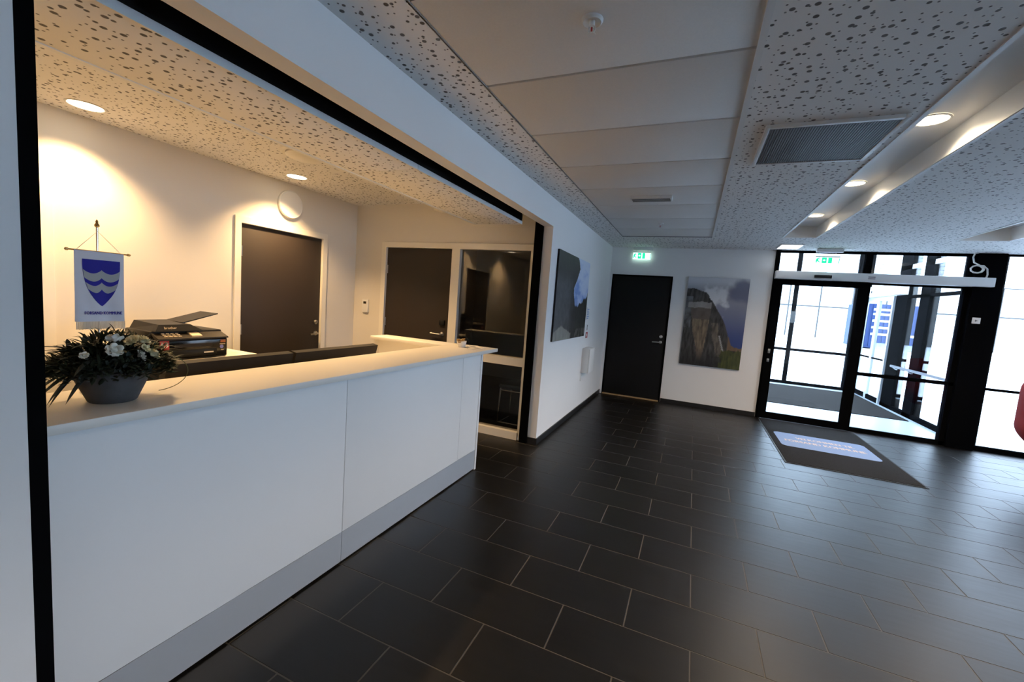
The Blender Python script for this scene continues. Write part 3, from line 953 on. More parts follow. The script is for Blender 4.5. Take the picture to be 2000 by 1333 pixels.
box('sticker', 'keys', pr, x1p + 0.001, x1p + 0.0025, y1p - 0.055, y1p - 0.035, zb + 0.056, zb + 0.062)

# ------------------------------------------------------------------ table banner
fx, fyc = -1.95, 0.802
fg = thing('table_banner', 'white table banner with blue and silver shield on a small stand', 'banner', (fx, fyc, 1.08))
MB().lathe((fx - 0.012, fyc, 1.08), [(0.052, 0), (0.052, 0.008), (0.03, 0.016), (0.012, 0.022)], 24).build('base', 'chrome', fg, smooth=True)
MB().tube([(fx - 0.012, fyc, 1.10), (fx - 0.012, fyc, 1.668)], 0.0032, 10).build('pole', 'chrome', fg, smooth=True)
MB().lathe((fx - 0.012, fyc, 1.668), [(0.002, 0), (0.007, 0.004), (0.007, 0.010), (0.003, 0.016), (0.0045, 0.02), (0.001, 0.028)], 12).build('finial', 'brass', fg, smooth=True)
zb_, zt_ = 1.337, 1.583
bar = MB().tube([(fx, fyc - 0.083, zt_), (fx, fyc + 0.085, zt_)], 0.0028, 8).build('crossbar', 'brass', fg, smooth=True)
for s in (-1, 1):
    MB().lathe((fx, fyc + s * 0.085, zt_), [(0.001, -0.006), (0.005, -0.003), (0.005, 0.003), (0.001, 0.006)], 10, axis=1).build('knob', 'brass', bar, smooth=True)
MB().tube([(fx, fyc - 0.062, zt_), (fx - 0.008, fyc, 1.655), (fx, fyc + 0.062, zt_)], 0.0009, 6).build('cord', 'fringe', fg)
cl = MB()
NU, NV = 24, 30
ch, cw = zt_ - zb_, 0.068


def cloth_x(u, v):
    return fx + 0.004 + 0.0035 * math.sin(u * 7.0 + 0.6) * (1 - v) + 0.002 * math.sin(u * 15 + v * 4) * (1 - v)


vv = [(cloth_x(i / NU, j / NV), fyc - cw + 2 * cw * i / NU - 0.002 * (1 - j / NV), zb_ + ch * j / NV) for j in range(NV + 1) for i in range(NU + 1)]
ff = [(j * (NU + 1) + i, j * (NU + 1) + i + 1, (j + 1) * (NU + 1) + i + 1, (j + 1) * (NU + 1) + i) for j in range(NV) for i in range(NU)]
cl.add(vv, ff)
cl.add([(x - 0.0012, y, z) for x, y, z in vv], [q[::-1] for q in ff])
cloth = cl.build('cloth', 'flag_cloth', fg, smooth=True)


def flat_on_cloth(rows, name, material, parent, lift):
    """rows: list of (v, u0, u1) strips from top to bottom, drawn on the cloth surface"""
    mb = MB(); pts = []; n = 16
    for v, u0, u1 in rows:
        for k in range(n + 1):
            u = u0 + (u1 - u0) * k / n
            pts.append((cloth_x(u, v) + lift, fyc - cw + 2 * cw * u, zb_ + ch * v))
    f = []
    for r in range(len(rows) - 1):
        for k in range(n):
            a = r * (n + 1) + k
            f.append((a, a + n + 1, a + n + 2, a + 1))
    mb.add(pts, f)
    return mb.build(name, material, parent)


def shield_half(v):   # v from 0.865 (top) to 0.16 (tip): half width in u
    t = (0.885 - v) / 0.665
    return 0.385 * max(0.0, 1 - t ** 2.6) ** 0.85 if t > 0 else 0.385


vt = [0.885 - 0.665 * k / 40 for k in range(41)]
sh_ = flat_on_cloth([(v, 0.53 - shield_half(v), 0.53 + shield_half(v)) for v in vt], 'shield', 'flag_blue', cloth, 0.0008)
for (vc, th) in ((0.685, 0.115), (0.515, 0.10)):
    mb = MB(); n = 40; pts = []
    for k in range(n + 1):
        s = k / n * 2 - 1
        def wave(s_): return -0.055 * abs(math.sin(s_ * math.pi)) ** 0.8
        for e in (1, -1):
            v = vc + e * th / 2 + wave(s)
            u = 0.53 + s * (shield_half(v) - 0.004)
            pts.append((cloth_x(u, v) + 0.0014, fyc - cw + 2 * cw * u, zb_ + ch * v))
    mb.add(pts, [(2 * k, 2 * k + 1, 2 * k + 3, 2 * k + 2) for k in range(n)])
    mb.build('wave_band', 'flag_silver', cloth)
text_mb('FORSAND KOMMUNE', 0.015, (fx + 0.0095, fyc + 0.006, zb_ + 0.030), (0, 1, 0), (0, 0, 1), bold=0.0006, fit=0.104).build('lettering', 'flag_blue', cloth)
fr = MB()
for i in range(40):
    y = fyc - cw + 2 * cw * (i + 0.5) / 40
    x = cloth_x((i + 0.5) / 40, 0)
    l = 0.026 + 0.004 * random.random()
    fr.box(x - 0.0008, x + 0.0008, y - 0.0012, y + 0.0012, zb_ - l, zb_)
fr.build('fringe', 'fringe', fg, kind='stuff')

# ------------------------------------------------------------------ flower bowl
px_, py_, pz_ = -1.795, 0.768, 1.08
fb = thing('flower_bowl', 'grey stone bowl of white flowers and dark greenery on the ledge', 'flower arrangement', (px_, py_, pz_))
MB().lathe((px_, py_, pz_), [(0.060, 0), (0.064, 0.004), (0.085, 0.055), (0.103, 0.100), (0.105, 0.108), (0.098, 0.110), (0.092, 0.098), (0.060, 0.09)], 36).build('bowl', 'concrete_pot', fb, smooth=True)
rng = random.Random(3)


def blade(root, tip, width, droop, n=7):
    r, t = Vector(root), Vector(tip)
    d = t - r
    side = d.cross(Vector((0, 0, 1)))
    if side.length < 1e-4: side = Vector((1, 0, 0))
    side.normalize()
    v = []
    for i in range(n + 1):
        s = i / n
        p = r + d * s + Vector((0, 0, droop * 4 * s * (1 - s)))
        w = width * (math.sin(math.pi * min(1, 0.12 + 0.88 * s)) ** 0.7 if s < 1 else 0)
        v += [p - side * w, p + Vector((0, 0, w * 0.35)), p + side * w]
    f = []
    for i in range(n):
        for k in (0, 1):
            a = i * 3 + k
            f.append((a, a + 1, a + 4, a + 3))
    return v, f


mb = MB(); mb2 = MB(); mb3 = MB()
for i in range(2300):
    a = rng.uniform(0, 2 * math.pi); rr = math.sqrt(rng.random())
    q = Vector((px_ + 0.12 * rr * math.cos(a), py_ + 0.165 * rr * math.sin(a), pz_ + 0.085 + 0.03 * (1 - rr) + rng.uniform(0, 0.105) * (1.15 - rr * rr * 0.75)))
    dr = Vector((math.cos(a) * rr, math.sin(a) * rr, rng.uniform(-0.2, 0.7))) + Vector((rng.uniform(-.6, .6), rng.uniform(-.6, .6), rng.uniform(-.3, .5)))
    dr.normalize()
    L = rng.uniform(0.02, 0.05)
    tgt = mb if rng.random() < 0.75 else (mb2 if q.y < py_ + 0.06 else mb3)
    tgt.add(*blade(q, q + dr * L, rng.uniform(0.003, 0.007), rng.uniform(-0.004, 0.008), 4))
mb.build('foliage', 'leaf_dark', fb, kind='stuff')
mb2.build('foliage', 'leaf_blue', fb, kind='stuff')
mb3.build('foliage', 'leaf_olive', fb, kind='stuff')
blades = []
for i in range(17):     # long leaves to the left
    blades.append((-math.pi / 2 + rng.uniform(-0.55, 0.75), rng.uniform(0.13, 0.205), rng.uniform(-0.02, 0.07), rng.uniform(0.01, 0.035), rng.choice(('leaf_dark', 'leaf_blue', 'leaf_blue')), rng.uniform(0.006, 0.010)))
for i in range(9):      # drooping low leaves at the left
    blades.append((-math.pi / 2 + rng.uniform(-0.2, 0.7), rng.uniform(0.17, 0.225), rng.uniform(-0.115, -0.05), rng.uniform(0.02, 0.04), 'leaf_blue', 0.009))
for i in range(26):     # finer leaves to the right
    blades.append((math.pi / 2 + rng.uniform(-0.7, 0.5), rng.uniform(0.13, 0.20), rng.uniform(-0.05, 0.06), rng.uniform(0.01, 0.04), rng.choice(('leaf_dark', 'leaf_olive', 'leaf_olive')), rng.uniform(0.003, 0.006)))
for i in range(8):      # towards the lobby and back
    blades.append((rng.choice((0, math.pi)) + rng.uniform(-0.8, 0.8), rng.uniform(0.10, 0.15), rng.uniform(-0.02, 0.08), rng.uniform(0.01, 0.03), 'leaf_dark', 0.007))
for a, L, dz, dp, m_, w in blades:
    r0 = Vector((px_ + 0.04 * math.cos(a), py_ + 0.04 * math.sin(a), pz_ + 0.13))
    r1 = Vector((px_ + (L) * math.cos(a), py_ + (L) * math.sin(a), pz_ + 0.13 + dz))
    q = MB().add(*blade(r0, r1, w, dp, 9))
    q.build('leaf', m_, fb, smooth=True)
MB().tube([(px_ + 0.02 + 0.03 * math.sin(k / 19 * 3.1), py_ + 0.11 + 0.095 * math.sin(k / 19 * 3.0), pz_ + 0.085 + 0.07 * math.cos(k / 19 * 3.0)) for k in range(20)], 0.0014, 6).build('grass_loop', 'leaf_olive', fb, smooth=True)


def rose_mb():
    m = MB()
    rr = random.Random(5)
    for ring, (n, R, tilt, h) in enumerate(((3, 0.010, 0.15, 0.024), (4, 0.016, 0.35, 0.023), (5, 0.021, 0.6, 0.020), (6, 0.025, 0.95, 0.016))):
        for i in range(n):
            a = 2 * math.pi * (i + 0.37 * ring) / n
            NA, NB = 5, 4
            v = []
            for j in range(NB + 1):
                t = j / NB
                rad = R * (0.35 + 0.75 * t ** (0.6)) + 0.008 * tilt * t * t
                z = h * t * (1.15 - 0.35 * t * tilt)
                half = (1.25 / n * 3.2) * (0.55 + 0.6 * math.sin(math.pi * min(1, t * 0.75 + 0.1))) * (1 if t < 0.99 else 0.75)
                for k in range(NA + 1):
                    b = a + half * (k / NA * 2 - 1) * 0.75
                    v.append((rad * math.cos(b), rad * math.sin(b), z - 0.002 * abs(k / NA * 2 - 1) ** 2 * t * 3))
            f = [(j * (NA + 1) + k, j * (NA + 1) + k + 1, (j + 1) * (NA + 1) + k + 1, (j + 1) * (NA + 1) + k) for j in range(NB) for k in range(NA)]
            m.add(v, f)
    m.lathe((0, 0, 0), [(0.004, -0.006), (0.014, 0.002), (0.012, 0.014), (0.004, 0.02)], 12)
    return m


rose = rose_mb()
rose_me = {}
for k in ('petal_white', 'petal_cream'):
    me = rose.mesh('flower', (0, 0, 0)); me.materials.append(MATS[k])
    me.polygons.foreach_set('use_smooth', [True] * len(me.polygons))
    rose_me[k] = me
# (dy, dz, dx) about the bowl centre
FLOWERS = ((-0.030, 0.217, 0.085, 'petal_white', 0.80, 0.6), (-0.037, 0.185, 0.098, 'petal_white', 0.80, 1.0), (0.017, 0.211, 0.090, 'petal_cream', 0.78, 0.7),
           (0.044, 0.209, 0.085, 'petal_cream', 0.80, 0.6), (0.027, 0.162, 0.102, 'petal_white', 0.72, 1.1), (0.066, 0.162, 0.098, 'petal_cream', 0.76, 1.0),
           (0.048, 0.185, 0.094, 'petal_cream', 0.55, 0.9), (-0.105, 0.173, 0.085, 'petal_white', 0.42, 0.9))
for dy, dz, dx, k, s, tx in FLOWERS:
    o = bpy.data.objects.new('flower', rose_me[k])
    link(o, (px_ + dx, py_ + dy, pz_ + dz), fb)
    o.rotation_euler = (rng.uniform(-0.3, 0.3), tx, rng.uniform(0, 6))
    o.scale = (s * 0.86, s * 0.86, s * 0.98)

# ------------------------------------------------------------------ things on the end of the ledge
cb = thing('sweet_cup', 'small white cup of wrapped sweets on the counter corner', 'cup', (-1.86, 3.24, 1.08))
MB().lathe((-1.86, 3.24, 1.08), [(0.030, 0), (0.034, 0.002), (0.044, 0.055), (0.041, 0.055), (0.032, 0.006)], 24).build('cup', 'paper', cb, smooth=True)
for i in range(9):
    a = i * 2.4
    q = (-1.86 + 0.022 * math.cos(a), 3.24 - 0.018 + 0.024 * math.sin(a), 1.118 + 0.004 * i)
    MB().tube([(q[0] - 0.016, q[1], q[2] + 0.004), (q[0] - 0.008, q[1], q[2]), (q[0] + 0.008, q[1] + 0.004, q[2] + 0.002), (q[0] + 0.016, q[1] + 0.006, q[2] + 0.008)], [0.004, 0.007, 0.007, 0.004], 7).build('sweet', 'candy' if i % 3 else 'petal_cream', cb, smooth=True)
for i, (x, y, w, d, r_) in enumerate(((-1.75, 3.30, 0.10, 0.21, 0.25), (-1.72, 3.26, 0.105, 0.15, -0.1), (-1.80, 3.34, 0.10, 0.15, 0.5))):
    c_, s_ = math.cos(r_), math.sin(r_)
    P = [(x + c_ * a - s_ * b, y + s_ * a + c_ * b) for a, b in ((-w / 2, -d / 2), (w / 2, -d / 2), (w / 2, d / 2), (-w / 2, d / 2))]
    z0 = 1.0803 + 0.002 * i
    o = MB().prism(P, 2, z0, z0 + 0.0018).build('leaflet', 'paper', None, label=('white folded leaflet on the counter corner, lowest of three', 'white leaflet lying crosswise on the counter corner', 'small white leaflet with dark print, topmost on the counter corner')[i], cat='leaflet', group='leaflets on the counter corner')
    MB().prism([(x + (p[0] - x) * 0.6, y + (p[1] - y) * 0.35) for p in P], 2, z0 + 0.0018, z0 + 0.0021).build('printed_block', 'print_grey', o)

# ------------------------------------------------------------------ fittings on the reception walls and ceiling
wd = thing('wall_clock', 'round white wall disc with pale rim above the brown door', 'wall fitting', (X1, 3.253, 2.22))
MB().lathe((X1, 3.253, 2.364), [(0.136, 0), (0.144, 0.008), (0.144, 0.030), (0.138, 0.036), (0.130, 0.033)], 48, axis=0).build('rim', 'white_paint', wd, smooth=True)
MB().lathe((X1, 3.253, 2.364), [(0.131, 0.030), (0.130, 0.0335)], 48, axis=0).build('face', 'laminate', wd, smooth=True)
tm = thing('thermostat', 'small white thermostat on the cream wall beside the brown door', 'thermostat', (-3.87, Y2 - 0.02, 1.23))
rbox('case', 'white_paint', tm, -3.92, -3.825, Y2 - 0.028, Y2, 1.235, 1.40, r=0.006)
box('display', 'dark_plastic', tm, -3.895, -3.85, Y2 - 0.030, Y2 - 0.028, 1.345, 1.375)
va = thing('air_valve', 'round cream ceiling air valve in the reception', 'air vent', (-3.02, 2.55, ZC))
MB().lathe((-3.02, 2.55, ZC), [(0.19, 0), (0.19, -0.012), (0.17, -0.022), (0.15, -0.016)], 40, caps=False).build('collar', 'frame_paint', va, smooth=True)
MB().lathe((-3.02, 2.55, ZC), [(0.14, -0.001), (0.15, -0.03), (0.12, -0.045), (0.02, -0.05)], 40).build('disc', 'frame_paint', va, smooth=True)
rs = thing('motion_sensor', 'small cream box sensor under the reception ceiling by the end wall', 'sensor', (-2.75, 4.15, 2.46))
rbox('case', 'frame_paint', rs, -2.83, -2.69, 4.10, Y2, 2.475, ZC - 0.03, r=0.006)
MB().lathe((-2.70, 4.13, 2.47), [(0.025, 0.006), (0.022, -0.008), (0.01, -0.014)], 16).build('lens', 'frame_paint', rs, smooth=True)
downlight(-3.795, 1.506, ZC, 0.092, 'round ceiling downlight over the left of the reception', 'reception downlights', SPOT_RECEPTION, 118)
downlight(-3.745, 3.064, ZC, 0.092, 'round ceiling downlight in front of the wall disc', 'reception downlights', SPOT_RECEPTION, 118)
for i, y in enumerate((1.506, 3.064)):
    downlight(-2.66, y, ZC, 0.092, 'round ceiling downlight behind the bulkhead, ' + ('over the monitors', 'over the counter corner')[i], 'reception downlights', SPOT_INNER, 108)
downlight(-3.795, -0.05, ZC, 0.092, 'round ceiling downlight hidden left of the shutter rail', 'reception downlights', SPOT_RECEPTION, 118)

# ------------------------------------------------------------------ stool behind the partition
st = thing('stool', 'black stool with chrome legs behind the glass partition', 'stool', (-1.93, 4.85, 0))
sx, sy = -1.90, 4.80
rbox('seat', 'black_plastic', st, sx - 0.19, sx + 0.19, sy - 0.19, sy + 0.19, 0.455, 0.51, r=0.02)
for s in (-1, 1):
    MB().tube([(sx + s * 0.15, sy - 0.15, 0.455), (sx + s * 0.17, sy - 0.17, 0.44), (sx + s * 0.18, sy - 0.18, 0.03), (sx + s * 0.18, sy - 0.17, 0.012), (sx + s * 0.18, sy + 0.17, 0.012), (sx + s * 0.18, sy + 0.18, 0.03), (sx + s * 0.17, sy + 0.17, 0.44), (sx + s * 0.15, sy + 0.15, 0.455)], 0.011, 10).build('leg', 'chrome', st, smooth=True)
MB().tube([(sx - 0.18, sy - 0.18, 0.03), (sx + 0.18, sy - 0.18, 0.03)], 0.011, 10).build('foot_bar', 'chrome', st, smooth=True)
MB().tube([(sx - 0.17, sy - 0.17, 0.43), (sx + 0.17, sy - 0.17, 0.43)], 0.011, 10).build('cross_bar', 'chrome', st, smooth=True)

# ------------------------------------------------------------------ pictures
def lerp(a, b, t): return tuple(a[i] + (b[i] - a[i]) * t for i in range(3))
def sst(a, b, x):
    t = max(0, min(1, (x - a) / (b - a))); return t * t * (3 - 2 * t)
def fbm(x, y, s, seed=0.0):
    v, a = 0, 0.5
    for k in range(4):
        v += a * noise.noise(Vector((x * s + seed, y * s + seed * 1.7, seed))); a *= .5; s *= 2.1
    return v
def curve(pts, x):
    if x <= pts[0][0]: return pts[0][1]
    for (a, b), (c, d) in zip(pts, pts[1:]):
        if x <= c: return b + (d - b) * (x - a) / (c - a)
    return pts[-1][1]


def paint_boulder(u, v):
    edge = curve([(0, .63), (.25, .60), (.40, .56), (.55, .50), (.62, .49), (.74, .575), (.87, .645), (.95, .61), (1, .565)], v) + 0.008 * fbm(u, v, 14, 2)
    n = fbm(u * 2.2, v, 9, 4)
    if u < edge:
        if v < 0.17 - 0.35 * abs(u - .2) + .03 * n and u < .5:
            return lerp((.16, .15, .13), (.30, .29, .25), .5 + n)
        k = sst(.80, .62, v) * sst(.50, .34, u)
        c = lerp((.016, .014, .013), (.085, .085, .088), k * (.55 + 1.0 * abs(fbm(u * 3, v * .8, 16, 7))))
        return tuple(max(.004, q * (1 + n)) for q in c)
    tree = curve([(.5, .42), (.62, .40), (.70, .43), (.80, .455), (.88, .52), (.94, .50), (1, .60)], u) + .05 * fbm(u * 3, 0, 12, 9)
    if v < tree:
        c = lerp((.006, .007, .005), (.035, .036, .022), max(0, n + .3))
        if v < .12 and n > .05: c = (.14, .13, .11)
        return c
    t = (v - .4) / .6
    cl = sst(-.32, .15, fbm(u * 1.4, v * 2.2, 3.0, 11) + .25 * (t - .35))
    sky = lerp((.10, .20, .52), (.30, .42, .74), t)
    return lerp(sky, (.62, .68, .82), cl * .85)


def paint_plateau(u, v):
    n = fbm(u, v, 10, 21)
    n2 = fbm(u * 3, v, 9, 5)
    top = curve([(0, .865), (.12, .87), (.22, .85), (.33, .83), (.42, .755), (.5, .68), (.6, .585), (.68, .50), (.75, .38), (.82, .27), (.9, .235), (1, .24)], u) + .02 * fbm(u, 0, 16, 3)
    if v > top:
        t = sst(.25, .95, v)
        sky = lerp((.030, .055, .19), (.30, .305, .345), t)
        cl = sst(0.0, .35, fbm(u * 1.2, v * 1.6, 3.2, 8) + .35 - 1.4 * math.hypot(u - .50, (v - .84) * 1.2))
        cl2 = .95 * sst(.84, .98, v)
        sky = lerp(sky, (.60, .61, .64), max(cl, cl2))
        d = sst(.34, .18, math.hypot((u - .95), (v - .86) * 2.2) + .12 * fbm(u, v, 6, 2))
        return lerp(sky, (.11, .12, .20), .85 * d)
    rock = lerp((.012, .012, .013), (.085, .082, .078), max(0, min(1, .38 + 1.4 * n2)))
    # pale plateau top
    if .655 + .02 * n < v < .725 - .05 * abs(u - .3) + .015 * n and .04 < u < .44:
        return lerp((.20, .19, .19), (.30, .29, .28), .5 + n)
    lft = curve([(.0, .30), (.2, .25), (.4, .16), (.66, .09)], v); rgt = curve([(.0, .34), (.2, .38), (.4, .41), (.66, .44)], v)
    if lft < u < rgt and v < .665:
        if v > .53: c = lerp((.075, .06, .05), (.12, .10, .085), .5 + n)
        else: c = lerp((.07, .055, .04), (.24, .185, .125), max(0, min(1, .55 + 1.6 * n2)))
        f = sst(.03, .22, v)
        return lerp((.02, .02, .02), c, f)
    if u < .12 and .42 < v < .78: return lerp(rock, (.14, .15, .165), max(0, min(1, .5 + 1.8 * n)))
    cx = curve([(.15, .70), (.35, .60), (.5, .57)], v)
    if abs(u - (cx - .05)) < .055 and .12 < v < .5: rock = lerp(rock, (.17, .145, .11), max(0, min(1, .55 + 1.6 * n2)))
    if abs(u - cx - .02) < .012 and .18 < v < .36: rock = (.30, .30, .30)
    if u > .76 and .2 < v < .36: rock = lerp(rock, (.22, .13, .07), .6)
    if u > .66 + .1 * n and v < .20 + .05 * n: rock = lerp((.020, .028, .008), (.075, .085, .022), max(0, min(1, .5 + 1.5 * n2)))
    return lerp(rock, (.008, .008, .009), sst(.22, .0, v) * .7 if u < .66 else 0)


def picture(name, label, plane, a0, a1, z0, z1, fn, nx, ny):
    t = thing(name, label, 'picture', (XW if plane == 'x' else (a0 + a1) / 2, (a0 + a1) / 2 if plane == 'x' else YF, z0), 'mountain pictures')
    if plane == 'x':
        box('canvas', 'black_plastic', t, XW + 0.001, XW + 0.022, a0, a1, z0, z1)
    else:
        box('canvas', 'black_plastic', t, a0, a1, YF - 0.026, YF - 0.001, z0, z1)
    v, f, c = [], [], []
    for j in range(ny + 1):
        for i in range(nx + 1):
            u, w = i / nx, j / ny
            if plane == 'x': v.append((XW + 0.0226, a0 + (a1 - a0) * u, z0 + (z1 - z0) * w))
            else: v.append((a0 + (a1 - a0) * u, YF - 0.0266, z0 + (z1 - z0) * w))
            c.append(fn(u, w))
    for j in range(ny):
        for i in range(nx):
            k = j * (nx + 1) + i
            f.append((k, k + 1, k + nx + 2, k + nx + 1))
    m = MB().add(v, f)
    o = m.build('print', 'photo_print', t)
    at = o.data.color_attributes.new('Col', 'FLOAT_COLOR', 'POINT')
    flat = []
    for q in c: flat += [max(0, q[0]), max(0, q[1]), max(0, q[2]), 1]
    at.data.foreach_set('color', flat)
    return t


picture('mountain_picture', 'unframed landscape picture of a dark boulder above trees on the left wall', 'x', 4.405, 5.86, 1.105, 2.118, paint_boulder, 120, 90)
picture('mountain_picture', 'tall unframed picture of a flat topped cliff beside the far black door', 'y', -0.138, 0.746, 0.700, 2.132, paint_plateau, 100, 160)

# ------------------------------------------------------------------ lobby wall fittings
hc = thing('wall_cabinet', 'white metal wall cabinet below the landscape picture', 'cabinet', (XW, 6.1, 0.56))
rbox('body', 'white_paint', hc, XW, -1.318, 5.95, 6.25, 0.56, 0.92, r=0.006)
rbox('door', 'white_paint', hc, -1.317, -1.302, 5.953, 6.247, 0.563, 0.917, r=0.004)
for name, label, y, z0, z1, m_, w in (('notice', 'small white notice with blue print on the left wall', 6.07, 1.33, 1.51, 'sign_blue', 0.15),
                                      ('notice', 'small dark pictogram sign between two notices on the left wall', 6.10, 1.17, 1.265, 'dark_plastic', 0.09),
                                      ('notice', 'small red fire sign above the white wall cabinet', 6.10, 1.06, 1.15, 'sticker_red', 0.12)):
    o = rbox(name, 'paper', None, XW + 0.0005, XW + 0.004, y - w / 2, y + w / 2, z0, z1, r=0.0012, label=label, cat='sign', group='small signs on the left wall')
    if m_ == 'sign_blue':
        for k in range(6):
            box('printed_line', m_, o, XW + 0.0042, XW + 0.0048, y - w * 0.4, y + w * (0.4 if k % 2 else 0.25), z0 + 0.015 + k * 0.026, z0 + 0.028 + k * 0.026)
    elif m_ == 'sticker_red':
        box('panel', m_, o, XW + 0.0042, XW + 0.0048, y - w * 0.46, y + w * 0.46, z0 + 0.003, z1 - 0.003)
        MB().lathe((XW + 0.0048, y - 0.012, (z0 + z1) / 2), [(0.026, 0), (0.026, 0.0005)], 14, axis=0).build('pictogram', 'paper', o)
    else:
        MB().prism([(y - 0.014, z0 + 0.01), (y + 0.014, z0 + 0.01), (y + 0.010, z0 + 0.05), (y + 0.018, z1 - 0.012), (y - 0.018, z1 - 0.012), (y - 0.010, z0 + 0.05)], 0, XW + 0.0042, XW + 0.0048).build('pictogram', m_, o)
rbox('socket', 'white_paint', None, XW, XW + 0.010, 5.95, 6.03, 0.44, 0.52, r=0.003, label='small white wall socket below the wall cabinet', cat='socket')


def exit_sign(x0, x1, y, z0, z1, zh, label):
    t = thing('exit_sign', label, 'exit sign', ((x0 + x1) / 2, y, ZC), 'hanging green exit signs')
    w = x1 - x0
    rbox('housing', 'white_paint', t, x0 + 0.0, x1 + 0.03, y - 0.03, y + 0.03, zh, ZC - 0.0005, r=0.004)
    rbox('rail', 'steel', t, x0 - 0.003, x1 + 0.003, y - 0.010, y + 0.010, z1, z1 + 0.014, r=0.002)
    for s in (0.15, 0.82):
        MB().tube([(x0 + w * s, y, z1 + 0.01), (x0 + w * s, y, zh + 0.002)], 0.003, 8).build('rod', 'steel', t)
    pl = box('plate', 'exit_white', t, x0, x1, y - 0.005, y + 0.005, z0, z1)
    yp = y - 0.0056
    g = 'exit_green'
    h = z1 - z0
    for a, b in ((0.27, 0.47), (0.53, 0.69)):
        MB().box(x0 + w * a, x0 + w * b, yp, y - 0.005, z0 + h * 0.06, z1 - h * 0.04).build('field', g, pl)
    # running figure at the left
    X = lambda u: x0 + w * u
    Z = lambda v: z0 + h * v
    MB().prism([(X(.02), Z(.10)), (X(.06), Z(.10)), (X(.08), Z(.35)), (X(.13), Z(.25)), (X(.20), Z(.12)), (X(.20), Z(.22)), (X(.12), Z(.48)), (X(.13), Z(.70)), (X(.19), Z(.60)), (X(.20), Z(.68)), (X(.13), Z(.84)), (X(.05), Z(.80)), (X(.02), Z(.55))], 1, yp, y - 0.005).build('pictogram', g, pl)
    MB().lathe((X(.14), y - 0.005, Z(.90)), [(h * .07, 0), (h * .07, -0.0006)], 12, axis=1).build('pictogram', g, pl)
    MB().prism([(X(.96), Z(.06)), (X(.995), Z(.06)), (X(.995), Z(.9)), (X(.97), Z(.9))], 1, yp, y - 0.005).build('field', g, pl)
    # white arrow on the middle field
    MB().prism([(X(.31), Z(.45)), (X(.36), Z(.45)), (X(.36), Z(.36)), (X(.43), Z(.52)), (X(.36), Z(.68)), (X(.36), Z(.58)), (X(.31), Z(.58))], 1, yp - 0.0006, yp).build('pictogram', 'exit_white', pl)
    return t


exit_sign(-1.050, -0.765, YF - 0.05, 2.385, 2.492, 2.535, 'lit green exit sign above the far black door')
exit_sign(1.505, 1.790, 7.28, 2.378, 2.466, 2.535, 'green exit sign hanging in front of the glass entrance')

# ------------------------------------------------------------------ ceiling fittings
ag = thing('air_grille', 'square grey air grille with white frame in the ceiling', 'air grille', (0.57, 3.05, ZC - 0.02))
gx0, gx1, gy0, gy1 = 0.255, 0.878, 2.735, 3.372
for b in ((gx0, gx0 + 0.022, gy0, gy1), (gx1 - 0.022, gx1, gy0, gy1), (gx0 + .022, gx1 - .022, gy0, gy0 + 0.022), (gx0 + .022, gx1 - .022, gy1 - 0.022, gy1)):
    rbox('frame_bar', 'white_paint', ag, *b, ZC - 0.020, ZC - 0.0005, r=0.002)
box('backing', 'black_void', ag, gx0 + .022, gx1 - .022, gy0 + .022, gy1 - .022, ZC - 0.006, ZC - 0.001)
mb = MB()
for i in range(46):
    a = gx0 + 0.022 + (gx1 - gx0 - 0.044) * i / 46
    mb.box(a, a + 0.0085, gy0 + .022, gy1 - .022, ZC - 0.016, ZC - 0.013)
for i in range(46):
    a = gy0 + 0.022 + (gy1 - gy0 - 0.044) * i / 46
    mb.box(gx0 + .022, gx1 - .022, a, a + 0.0085, ZC - 0.013, ZC - 0.010)
mb.build('mesh_grid', 'grille_grey', ag, kind='stuff')


def sprinkler(x, y, label):
    t = thing('sprinkler', label, 'sprinkler', (x, y, ZC), 'ceiling sprinklers')
    MB().lathe((x, y, ZC + 0.004), [(0.040, 0), (0.040, -0.006), (0.034, -0.012), (0.022, -0.006)], 28).build('rosette', 'white_paint', t, smooth=True)
    MB().lathe((x, y, ZC + 0.004), [(0.011, -0.004), (0.011, -0.024), (0.006, -0.028)], 16).build('body', 'white_paint', t, smooth=True)
    MB().tube([(x, y, ZC - 0.022), (x, y, ZC - 0.045)], 0.0035, 8).build('bulb', 'sticker_red', t, smooth=True)
    for s in (-1, 1):
        MB().tube([(x + s * 0.009, y, ZC - 0.018), (x + s * 0.013, y, ZC - 0.034), (x + s * 0.003, y, ZC - 0.048)], 0.0025, 6).build('arm', 'white_paint', t, smooth=True)
    MB().lathe((x, y, ZC - 0.048), [(0.016, 0), (0.016, -0.002)], 20).build('deflector', 'white_paint', t, smooth=True)


sprinkler(-0.464, 1.63, 'white sprinkler head with red bulb, nearest in the panelled ceiling')
sprinkler(-0.486, 5.457, 'small white sprinkler head far down the panelled ceiling')
lv = thing('slot_vent', 'white rectangular slot vent on the panelled ceiling', 'air vent', (-0.48, 4.23, ZC - 0.02))
rbox('case', 'white_paint', lv, -0.67, -0.295, 4.17, 4.30, ZC - 0.022, ZC + 0.004, r=0.004)
for k in range(5):
    box('slot', 'grille_grey', lv, -0.655, -0.31, 4.183 + k * 0.023, 4.193 + k * 0.023, ZC - 0.0235, ZC - 0.0215)
lv = thing('slot_vent', 'pale rectangular vent in the ceiling near the far wall', 'air vent', (-0.28, 7.05, ZC - 0.01))
rbox('case', 'white_paint', lv, -0.42, -0.10, 6.95, 7.13, ZC - 0.008, ZC - 0.0005, r=0.003)
for k in range(4):
    box('slot', 'ceiling_panel', lv, -0.40, -0.12, 6.972 + k * 0.038, 6.992 + k * 0.038, ZC - 0.0095, ZC - 0.0078)
cl_ = thing('ceiling_panel_light', 'small bright rectangular ceiling light beside the glass entrance', 'ceiling light', (1.14, 7.1, ZC - 0.01))
